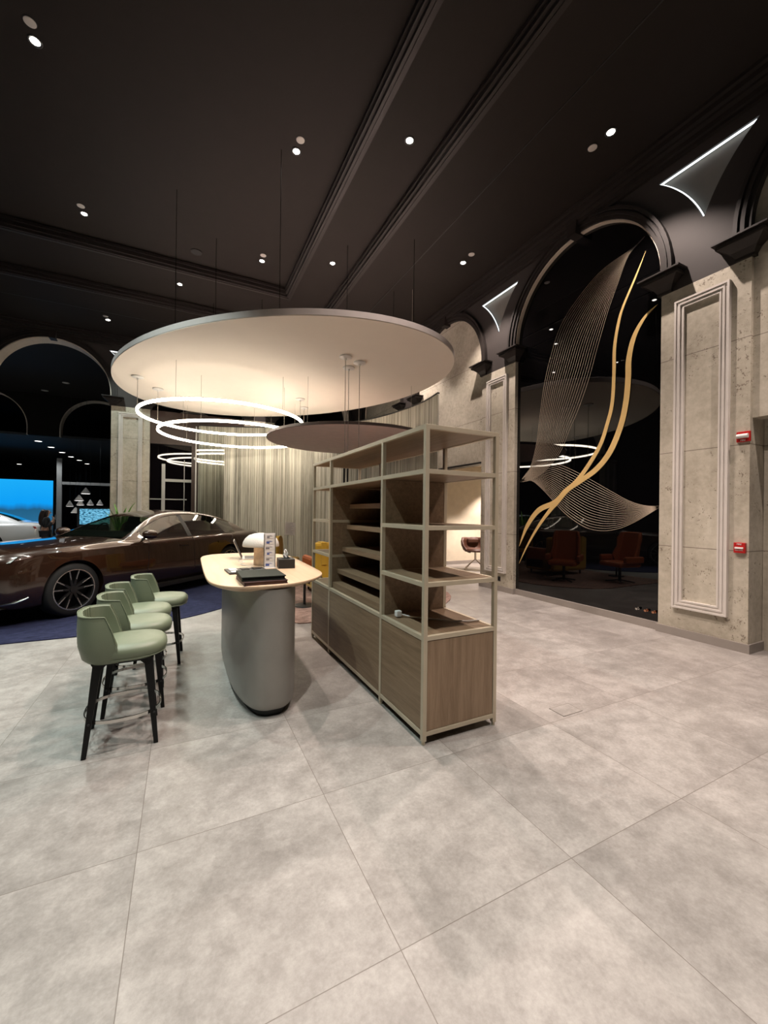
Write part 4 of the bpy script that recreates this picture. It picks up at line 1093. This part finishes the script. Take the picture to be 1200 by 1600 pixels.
    # interior above the belt line
    MB().box((1.95, -.74, .99), (4.3, .74, 1.075)).build('cabin_tub', 'leg', root)
    MB().loft([[(1.8, -.7, 1.04), (2.12, -.7, 1.04), (2.12, .7, 1.04), (1.8, .7, 1.04)], [(1.95, -.66, 1.11), (2.14, -.66, 1.12), (2.14, .66, 1.12), (1.95, .66, 1.11)]]).build('dashboard', 'leg', root, bevel=.01)
    for u in (2.82, 3.78):
        for y in (-.37, .37):
            MB().loft([[(x*1+u, yy*.27+y, z) for x, yy, z in ((-.05, -1, 1.05), (.08, -1, 1.05), (.08, 1, 1.05), (-.05, 1, 1.05))], [(x+u, yy*.24+y, 1.22) for x, yy in ((.01, -1), (.10, -1), (.10, 1), (.01, 1))], [(x+u, yy*.13+y, 1.27) for x, yy in ((.02, -1), (.10, -1), (.10, 1), (.02, 1))], [(x+u, yy*.13+y, 1.38) for x, yy in ((.05, -1), (.12, -1), (.12, 1), (.05, 1))]]).build('car_seat', 'brownl' if u < 3 else 'mould', root, bevel=.025)
    MB().tube([(2.25+.05*math.cos(q*PI/8), .37+.17*math.sin(q*PI/8), 1.10+.14*math.cos(q*PI/8)) for q in range(16)], .014, 6, True).build('steering_wheel', 'blk', root)
    # wheels
    for u in (.88, 4.095):
        for s in (1, -1):
            y0, y1 = (.67, .935) if s > 0 else (-.935, -.67)
            yo, yi = (y1, y0) if s > 0 else (y0, y1)
            wl = MB().lathe([(.276, y0), (.34, y0+.0), (.366, y0+.03), (.37, (y0+y1)/2), (.366, y1-.03), (.34, y1), (.276, y1)], (0, 0, 0), 64, 'Y').build('wheel', 'tyre', root, smooth=True, angle=60)
            wl.location = (u, 0, .37)
            MB().lathe([(.276, yo-s*.004), (.286, yo-s*.001), (.284, yo-s*.012), (.262, yo-s*.02), (.262, yi), (.276, yi)], (0, 0, 0), 64, 'Y').build('rim', 'rimdark', wl, smooth=True)
            MB().lathe([(.278, yo-s*.002), (.282, yo+s*.002), (.270, yo+s*.002), (.268, yo-s*.004)], (0, 0, 0), 64, 'Y').build('rim_edge', 'rimsilver', wl, smooth=True)
            MB().lathe([(.001, yo-s*.12), (.262, yo-s*.12), (.262, yo-s*.14), (.001, yo-s*.14)], (0, 0, 0), 48, 'Y').build('brake_disc', 'leg', wl)
            MB().lathe([(.001, yo-s*.02), (.045, yo-s*.02), (.055, yo-s*.10), (.001, yo-s*.10)], (0, 0, 0), 32, 'Y').build('hub', 'rimdark', wl, smooth=True)
            for q in range(5):
                sp = MB(); ed = MB()
                for sd in (-1, 1):
                    a0 = 2*PI*q/5+PI/2; a1 = a0+sd*.24; p0 = (math.cos(a0+sd*.30)*.045, math.sin(a0+sd*.30)*.045); p1 = (math.cos(a1)*.268, math.sin(a1)*.268)
                    dd = Vector((p1[0]-p0[0], p1[1]-p0[1])).normalized(); nn = (-dd.y*.011, dd.x*.011)
                    ring = lambda p, ya, yb, w=1: [(p[0]-nn[0]*w, ya, p[1]-nn[1]*w), (p[0]+nn[0]*w, ya, p[1]+nn[1]*w), (p[0]+nn[0]*w, yb, p[1]+nn[1]*w), (p[0]-nn[0]*w, yb, p[1]-nn[1]*w)]
                    sp.loft([ring(p0, yo-s*.03, yo-s*.08, 1.6), ring(p1, yo-s*.012, yo-s*.05, 1)])
                    ed.loft([ring(((p0[0]+p1[0])*.5*.9, (p0[1]+p1[1])*.5*.9), yo-s*.0195, yo-s*.024, .45), ring(p1, yo-s*.008, yo-s*.0125, .6)])
                sp.build('spoke', 'rimdark', wl); ed.build('spoke_face', 'rimsilver', wl)
    return root
AH = math.radians(45.5)
dx_, dy_ = math.cos(AH), math.sin(AH); nx_, ny_ = math.sin(AH), -math.cos(AH)
fx_, fy_ = -1.335-.88*dx_-.935*nx_, 6.90-.88*dy_-.935*ny_
car('sedan_car', 'dark brown sedan parked on the navy carpet', 'carbrown', (fx_, fy_, .013), AH)
car('sedan_car', 'white car in the far hall in front of the blue screen', 'carwhite', (-9.55, 17.2, 0), .05)

# plant behind the brown car
root = thing('potted_plant', 'potted plant with arching green leaves behind the brown car', 'plant', (-1.45, 12.4, .012))
MB().lathe([(.001, 0), (.15, 0), (.19, .30), (.20, .42), (.17, .42), (.16, .38), (.001, .38)], n=28).build('pot', 'blk', root, smooth=True)
mb = MB()
for i in range(9):
    a = i*2.4+.3; L_ = .55+.35*random.random(); hgt = 1.25+.38*random.random()
    pts = [Vector((0, 0, .36))+Vector((math.cos(a)*L_*.5*t**1.6, math.sin(a)*L_*.5*t**1.6, hgt*(t-.35*max(0, t-.6)**1.5*2))) for t in [j/9 for j in range(10)]]
    rows = []
    for j, p in enumerate(pts):
        t = j/9; w = .004+.035*math.sin(PI*min(1, t*1.02))**.8; sx_, sy_ = -math.sin(a)*w, math.cos(a)*w
        rows.append([(p.x-sx_, p.y-sy_, p.z+.006), (p.x, p.y, p.z), (p.x+sx_, p.y+sy_, p.z+.006)])
    mb.loft(rows, False, False)
mb.build('foliage', 'leaf', root, smooth=True, solid=.002)
root = thing('wall_sconce', 'small round wall light on the dark brown portal', 'wall light', (.31, YB+.018, 3.05))
MB().lathe([(.001, 0), (.06, 0), (.06, -.03), (.001, -.03)], n=24, axis='Y').build('backplate', 'blk', root)
MB().lathe([(.001, -.03), (.035, -.03), (.04, -.08), (.001, -.09)], n=24, axis='Y').build('lens', 'mould', root, smooth=True)

# ================================================================== LOUNGE
def cushion(a, b, r=.04): return B(a, b)
def wing_chair(label, loc, rz, mat, group='wing-back lounge chairs'):
    root = thing('lounge_chair', label, 'armchair', loc, rz, group)
    B((-.30, -.30, .36), (.30, .30, .47)).build('seat', mat, root, bevel=.05)
    rows = []
    for z, w, x, wing in ((.42, .30, -.26, .12), (.60, .33, -.29, .20), (.80, .30, -.34, .14), (.98, .31, -.38, .16), (1.12, .27, -.41, .12)):
        rows.append([(x+wing, -w, z), (x+.03, -w*.8, z), (x, -w*.35, z), (x, w*.35, z), (x+.03, w*.8, z), (x+wing, w, z), (x+wing+.03, w-.05, z), (x+.09, w*.7, z), (x+.07, 0, z), (x+.09, -w*.7, z), (x+wing+.03, -w+.05, z)])
    MB().loft(rows).build('backrest', mat, root, smooth=True, bevel=.02)
    for s in (-1, 1): B((-.28, s*.33-.04, .46), (.22, s*.33+.04, .60)).build('armrest', mat, root, bevel=.03)
    MB().lathe([(.001, .02), (.03, .02), (.03, .36), (.001, .36)], n=16).build('column', 'blk', root)
    for q in range(4):
        a = q*PI/2+PI/4; MB().tube([(0, 0, .06), (.28*math.cos(a), .28*math.sin(a), .018)], .014, 8).build('base_arm', 'blk', root)
    return root
wing_chair('orange leather wing chair hidden behind the shelving, seen in the black glass', (2.55, 5.65, .014), .2, 'orange')
wing_chair('orange leather wing chair reflected in the black glass, farther one', (3.55, 6.3, .014), -.5, 'orange')
root = thing('sofa', 'mustard yellow fabric sofa seen past the shelving', 'sofa', (2.70, 7.25, .014), 0)
B((-.62, -.42, .10), (.62, .42, .40)).build('base', 'mustard', root, bevel=.04)
B((-.56, -.18, .40), (.56, .42, .52)).build('seat', 'orange', root, bevel=.05)
B((-.62, -.44, .12), (.62, -.22, .94)).build('backrest', 'mustard', root, bevel=.05)
for s in (-1, 1): B((s*.555-.065, -.22, .12), (s*.555+.065, .42, .66)).build('armrest', 'orange', root, bevel=.05)
B((-.50, -.455, .55), (-.40, -.20, .955)).build('strap', 'mustard', root, bevel=.01)
for sx in (-.5, .5):
    for sy in (-.33, .33): MB().lathe([(.001, 0), (.018, 0), (.022, .10), (.001, .10)], (sx, sy, 0), 12).build('leg', 'blk', root)
root = thing('lounge_chair', 'rounded yellow chair back peeking out behind the table lamp', 'chair', (2.11, 9.0, .014), -.4)
rows = []
for z, w, t in ((.40, .26, .05), (.55, .30, .07), (.72, .30, .07), (.86, .25, .065), (.94, .14, .04)):
    rows.append([(-.22+t*math.cos(2*PI*q/16)-.10*(1-(abs(math.sin(2*PI*q/16)))**2)*0+.06*abs(math.sin(2*PI*q/16)), w*math.sin(2*PI*q/16), z) for q in range(16)])
MB().loft(rows).build('backrest', 'mustard', root, smooth=True)
B((-.24, -.25, .36), (.25, .25, .46)).build('seat', 'mustard', root, bevel=.05)
for sx in (-.2, .2):
    for sy in (-.2, .2): MB().tube([(sx*.8, sy*.8, .37), (sx*1.1, sy*1.1, .006)], .012, 8).build('leg', 'blk', root)
root = thing('sign_stand', 'small white sheet on a thin floor stand before the thread partition', 'sign stand', (2.44, 10.35, .0), -.1)
B((-.13, -.01, .90), (.13, 0, 1.23)).xf(Matrix.Rotation(.05, 4, 'Y')).build('sheet', 'paper', root)
mb = MB()
for i in range(9): mb.box((-.10+.0*i, -.013, .95+i*.03), (-.10+[.18, .15, .19, .12, .17, .14, .19, .1, .16][i], -.0105, .955+i*.03))
mb.xf(Matrix.Rotation(.05, 4, 'Y')).build('print', 'inkgrey', root)
MB().tube([(0, .01, .02), (0, .01, .95)], .012, 8).build('pole', 'gray', root)
MB().lathe([(.001, .014), (.16, .014), (.15, .03), (.001, .03)], (0, .01, 0), 28).build('foot', 'gray', root)
# coffee table on the rug
root = thing('coffee_table', 'small round dark table between the lounge seats', 'table', (1.75, 6.25, .014))
MB().lathe([(.001, .43), (.27, .43), (.28, .44), (.27, .455), (.001, .455)], n=40).build('tabletop', 'blk', root, smooth=True)
MB().lathe([(.001, 0), (.17, 0), (.165, .012), (.02, .02), (.02, .43), (.001, .43)], n=28).build('base', 'blk', root, smooth=True)

# ================================================================== OFFICE SEEN THROUGH THE DOORWAY
root = thing('swivel_chair', 'dark brown leather swivel tub chair in the cream room', 'chair', (7.10, 8.58, 0), -2.0)
rows = []; N = 20
for z, r, op in ((.44, .16, 1.0), (.50, .27, .9), (.60, .31, .8), (.70, .32, .74), (.79, .30, .62)):
    rows.append([((-math.cos(a)*r), math.sin(a)*r, z) for a in [(-2.2*op+4.4*op*q/(N-1)) for q in range(N)]])
MB().loft(rows, False, False).build('shell', 'brownl', root, smooth=True, solid=.05)
MB().lathe([(.001, .44), (.25, .45), (.27, .49), (.24, .53), (.001, .54)], n=32).build('seat', 'brownl', root, smooth=True)
B((-.30, -.14, .64), (-.22, .14, .76)).build('head_pad', 'brownl', root, bevel=.03)
MB().tube([(0, 0, .24), (0, 0, .45)], .028, 12).build('column', 'chrome', root, smooth=True)
for q in range(4):
    a = q*PI/2+.5; MB().tube([(0, 0, .26), (.14*math.cos(a), .14*math.sin(a), .17), (.34*math.cos(a), .34*math.sin(a), .012)], .012, 8).build('leg', 'chrome', root, smooth=True)
root.scale = (1.13, 1.13, 1.08)
root = thing('pouf', 'low rust coloured pouf in front of the swivel chair', 'pouf', (7.02, 7.75, 0))
MB().lathe([(.001, 0), (.22, 0), (.25, .03), (.25, .15), (.22, .18), (.001, .185)], n=36).build('cushion', 'rust', root, smooth=True)
MB().lathe([(.252, .085), (.256, .09), (.252, .095)], n=36).build('seam', 'brownl', root)

# ================================================================== FAR HALL
def screen(name, mat, label, x0, x1, y, z0, z1):
    root = thing(name, label, 'screen', ((x0+x1)/2, y, 0))
    w = (x1-x0)/2
    B((-w-.08, .01, z0-.08), (w+.08, .12, z1+.08)).build('frame', 'blk', root)
    me = bpy.data.meshes.new('display'); me.from_pydata([(-w, 0, z0), (w, 0, z0), (w, 0, z1), (-w, 0, z1), (-w, .01, z0), (w, .01, z0), (w, .01, z1), (-w, .01, z1)], [], [(0, 1, 2, 3), (4, 7, 6, 5), (0, 4, 5, 1), (1, 5, 6, 2), (2, 6, 7, 3), (3, 7, 4, 0)])
    uv = me.uv_layers.new(name='UVMap')
    for lp in me.loops:
        c = me.vertices[lp.vertex_index].co; uv.data[lp.index].uv = ((c.x+w)/(2*w), (c.z-z0)/(z1-z0))
    me.materials.append(M[mat]); o = bpy.data.objects.new('display', me); COL.objects.link(o); o.parent = root
    B((-w*.9, .12, 0), (w*.9, .3, z1*.9)).build('support', 'blk', root)
    return root
screen('video_wall', 'bluelm', 'huge blue video wall showing sea and sky behind the white car', -11.2, -5.76, 25.0, .30, 2.90)
screen('television', 'pales', 'pale blue television beyond the windscreen of the brown car', -3.37, -2.3, 18.0, .95, 1.52)
cones = [((134, 769), 'topmost of the small glowing cone lamps beside the grey post'), ((123.5, 780), 'large cone lamp below the topmost one'), ((125.5, 787), 'small cone lamp just under the large one'), ((109, 789), 'leftmost small cone lamp beside the grey post'),
         ((118, 799), 'lowest small cone lamp beside the television'), ((141, 787), 'small cone lamp, second from the concrete pilaster'), ((156, 787), 'small cone lamp nearest the concrete pilaster')]
for (px, py), lb in cones:
    d = _f2*626.574 + _r3*(px-595.998) - _u3*(py-800.763); yy = 18.3+.45*cones.index(((px, py), lb)); t = yy/d.y; p = (d.x*t, yy, HC+d.z*t)
    root = thing('cone_pendant', lb, 'pendant light', p, 0, 'small cone pendants in the far hall')
    rr = .16 if py in (769, 780, 799) else .13
    MB().lathe([(rr, -.06), (rr*.98, -.05), (.02, .16), (.001, .17)], n=24, solid=True).build('lamp_shade', 'shade', root, smooth=True)
    MB().lathe([(.001, -.062), (rr*.85, -.062), (rr*.85, -.055), (.001, -.055)], n=20).build('bulb', 'lamp_dim', root)
    MB().tube([(0, 0, .16), (0, 0, 6.0-p[2])], .004, 5).build('cable', 'blk', root)
FD = [((60, 689), 4.36), ((80, 698.5), 4.36), ((97, 706.7), 4.36), ((111, 713.5), 4.36), ((124, 719), 4.36), ((136, 724.5), 4.36), ((30, 725), 4.36)]
for i, ((px, py), z) in enumerate(FD):
    d = _f2*626.574 + _r3*(px-595.998) - _u3*(py-800.763); t = (z-HC)/d.z
    root = thing('downlight', 'small ceiling lamp in the slatted far ceiling, %s' % ['nearest of the receding row', 'second of the receding row', 'third of the receding row', 'fourth of the receding row', 'fifth of the receding row', 'last of the receding row', 'alone above the blue screen'][i], 'downlight', (d.x*t, d.y*t, z), 0, 'downlights in the slatted far ceiling')
    MB().lathe([(.001, 0), (.12, 0), (.12, -.012), (.001, -.012)], n=20).build('lens', 'lamp_dim', root)
    MB().lathe([(.12, 0), (.15, 0), (.15, -.015), (.12, -.015)], n=20).build('trim_ring', 'gray', root)
for (px, py), lb in (((70, 610), 'pale ceiling lamp seen through the left arch, nearer one'), ((103, 598), 'pale ceiling lamp seen through the left arch, farther one')):
    d = _f2*626.574 + _r3*(px-595.998) - _u3*(py-800.763); t = (6.0-HC)/d.z
    root = thing('downlight', lb, 'downlight', (d.x*t, d.y*t, 6.0), 0, 'pale lamps in the second hall')
    MB().lathe([(.001, 0), (.09, 0), (.09, -.01), (.001, -.01)], n=20).build('lens', 'mould', root)
    MB().lathe([(.09, 0), (.11, 0), (.11, -.014), (.09, -.014)], n=20).build('trim_ring', 'gray', root)

# ---- person standing beyond the brown car
def skin_mesh(nodes, edges, name, mat, parent, sub=2):
    me = bpy.data.meshes.new(name); me.from_pydata([n[0] for n in nodes], edges, [])
    o = bpy.data.objects.new(name, me); COL.objects.link(o)
    md = o.modifiers.new('skin', 'SKIN'); md.use_smooth_shade = True
    for i, n in enumerate(nodes):
        r = n[1]; me.skin_vertices[0].data[i].radius = (r, r) if not isinstance(r, tuple) else r
    me.skin_vertices[0].data[0].use_root = True
    ms = o.modifiers.new('sub', 'SUBSURF'); ms.levels = sub; ms.render_levels = sub
    dg = bpy.context.evaluated_depsgraph_get(); m2 = bpy.data.meshes.new_from_object(o.evaluated_get(dg)); bpy.data.objects.remove(o)
    m2.materials.clear(); m2.materials.append(M[mat])
    for p in m2.polygons: p.use_smooth = True
    q = bpy.data.objects.new(name, m2); COL.objects.link(q); q.parent = parent; return q
root = thing('person', 'person with long dark hair and black jacket, hands raised to the mouth', 'person', (-3.60, 14.9, 0), .1)
nd = [((0, 0, .84), .12), ((0, 0, 1.0), .11), ((.01, 0, 1.18), (.10, .15)), ((.02, 0, 1.265), .055), ((.035, 0, 1.33), .052), ((.045, 0, 1.40), .078), ((.045, 0, 1.465), .07),
      ((0, -.09, .78), .085), ((.01, -.10, .45), .06), ((0, -.10, .09), .04), ((.10, -.11, .035), .035),
      ((0, .09, .78), .085), ((.01, .10, .45), .06), ((0, .10, .09), .04), ((.10, .11, .035), .035),
      ((.02, -.16, 1.21), .055), ((.03, -.20, .97), .042), ((.17, -.10, 1.13), .033), ((.19, -.06, 1.22), .026),
      ((.02, .16, 1.21), .055), ((.03, .20, .97), .042), ((.17, .10, 1.10), .033), ((.19, .05, 1.20), .026)]
ed = [(0, 1), (1, 2), (2, 3), (3, 4), (4, 5), (5, 6), (0, 7), (7, 8), (8, 9), (9, 10), (0, 11), (11, 12), (12, 13), (13, 14), (2, 15), (15, 16), (16, 17), (17, 18), (2, 19), (19, 20), (20, 21), (21, 22)]
for base, sy, cx0 in ((18, -1, -.06), (22, 1, .05)):
    for f in range(5):
        a = len(nd); y0 = cx0+(f-2)*.013; L_ = (.045, .06, .065, .06, .045)[f]
        nd.append(((.185+.012, y0, (1.25 if base == 18 else 1.23)), .009)); nd.append(((.15, y0-sy*.0+(.01 if f == 0 else 0), (1.25 if base == 18 else 1.23)+L_*.7), .008)); ed += [(base, a), (a, a+1)]
skin_mesh(nd, ed, 'body', 'skin', root)
# face details
hd = MB()
hd.loft([[(.118+.0*q, .008*math.cos(q*PI/3), 1.385+.02*math.sin(q*PI/3)) for q in range(6)], [(.140, .005*math.cos(q*PI/3), 1.378+.006*math.sin(q*PI/3)) for q in range(6)]])
hd.build('nose', 'skin', root)
for s in (-1, 1): MB().lathe([(.001, -.006), (.009, 0), (.001, .006)], (.118, s*.03, 1.405), 10, 'X').build('eye', 'blk', root)
MB().tube([(.120, -.02, 1.352), (.126, 0, 1.350), (.120, .02, 1.352)], .005, 6).build('mouth', 'darkred', root)
jn = [((0, 0, .80), .14), ((0, 0, 1.0), .125), ((.01, 0, 1.17), (.12, .165)), ((.02, 0, 1.262), .065), ((.02, -.17, 1.205), .066), ((.03, -.205, .97), .056), ((.16, -.11, 1.115), .044), ((.02, .17, 1.205), .066), ((.03, .205, .97), .056), ((.16, .11, 1.085), .044)]
skin_mesh(jn, [(0, 1), (1, 2), (2, 3), (2, 4), (4, 5), (5, 6), (2, 7), (7, 8), (8, 9)], 'jacket', 'jacket', root)
tn = [((0, 0, .86), .13), ((0, -.09, .78), .098), ((.01, -.10, .45), .075), ((0, -.10, .10), .058), ((0, .09, .78), .098), ((.01, .10, .45), .075), ((0, .10, .10), .058)]
skin_mesh(tn, [(0, 1), (1, 2), (2, 3), (0, 4), (4, 5), (5, 6)], 'trousers', 'jacket', root)
for s in (-1, 1): MB().loft([[(-.06, s*.10-.04, 0), (.18, s*.10-.04, 0), (.18, s*.10+.04, 0), (-.06, s*.10+.04, 0)], [(-.05, s*.10-.035, .07), (.10, s*.10-.03, .07), (.10, s*.10+.03, .07), (-.05, s*.10+.035, .07)]]).build('shoe', 'blk', root, bevel=.015)
hr = [((.01, 0, 1.47), .09), ((-.03, 0, 1.40), .105), ((-.07, 0, 1.28), .10), ((-.09, 0, 1.12), .085), ((-.09, 0, 1.0), .05)]
skin_mesh(hr, [(0, 1), (1, 2), (2, 3), (3, 4)], 'hair', 'hair', root)
for s in (-1, 1): skin_mesh([((.04, s*.06, 1.47), .04), ((.045, s*.095, 1.38), .032), ((.02, s*.10, 1.26), .03)], [(0, 1), (1, 2)], 'hair', 'hair', root)
root = thing('phone', 'small white phone held up by the person with dark hair', 'phone', (-3.375, 14.93, 1.235), .1)
B((-.008, -.035, -.05), (0, .035, .09)).build('case', 'white', root, bevel=.004)
B((.0, -.031, -.045), (.001, .031, .085)).build('display', 'blk', root)
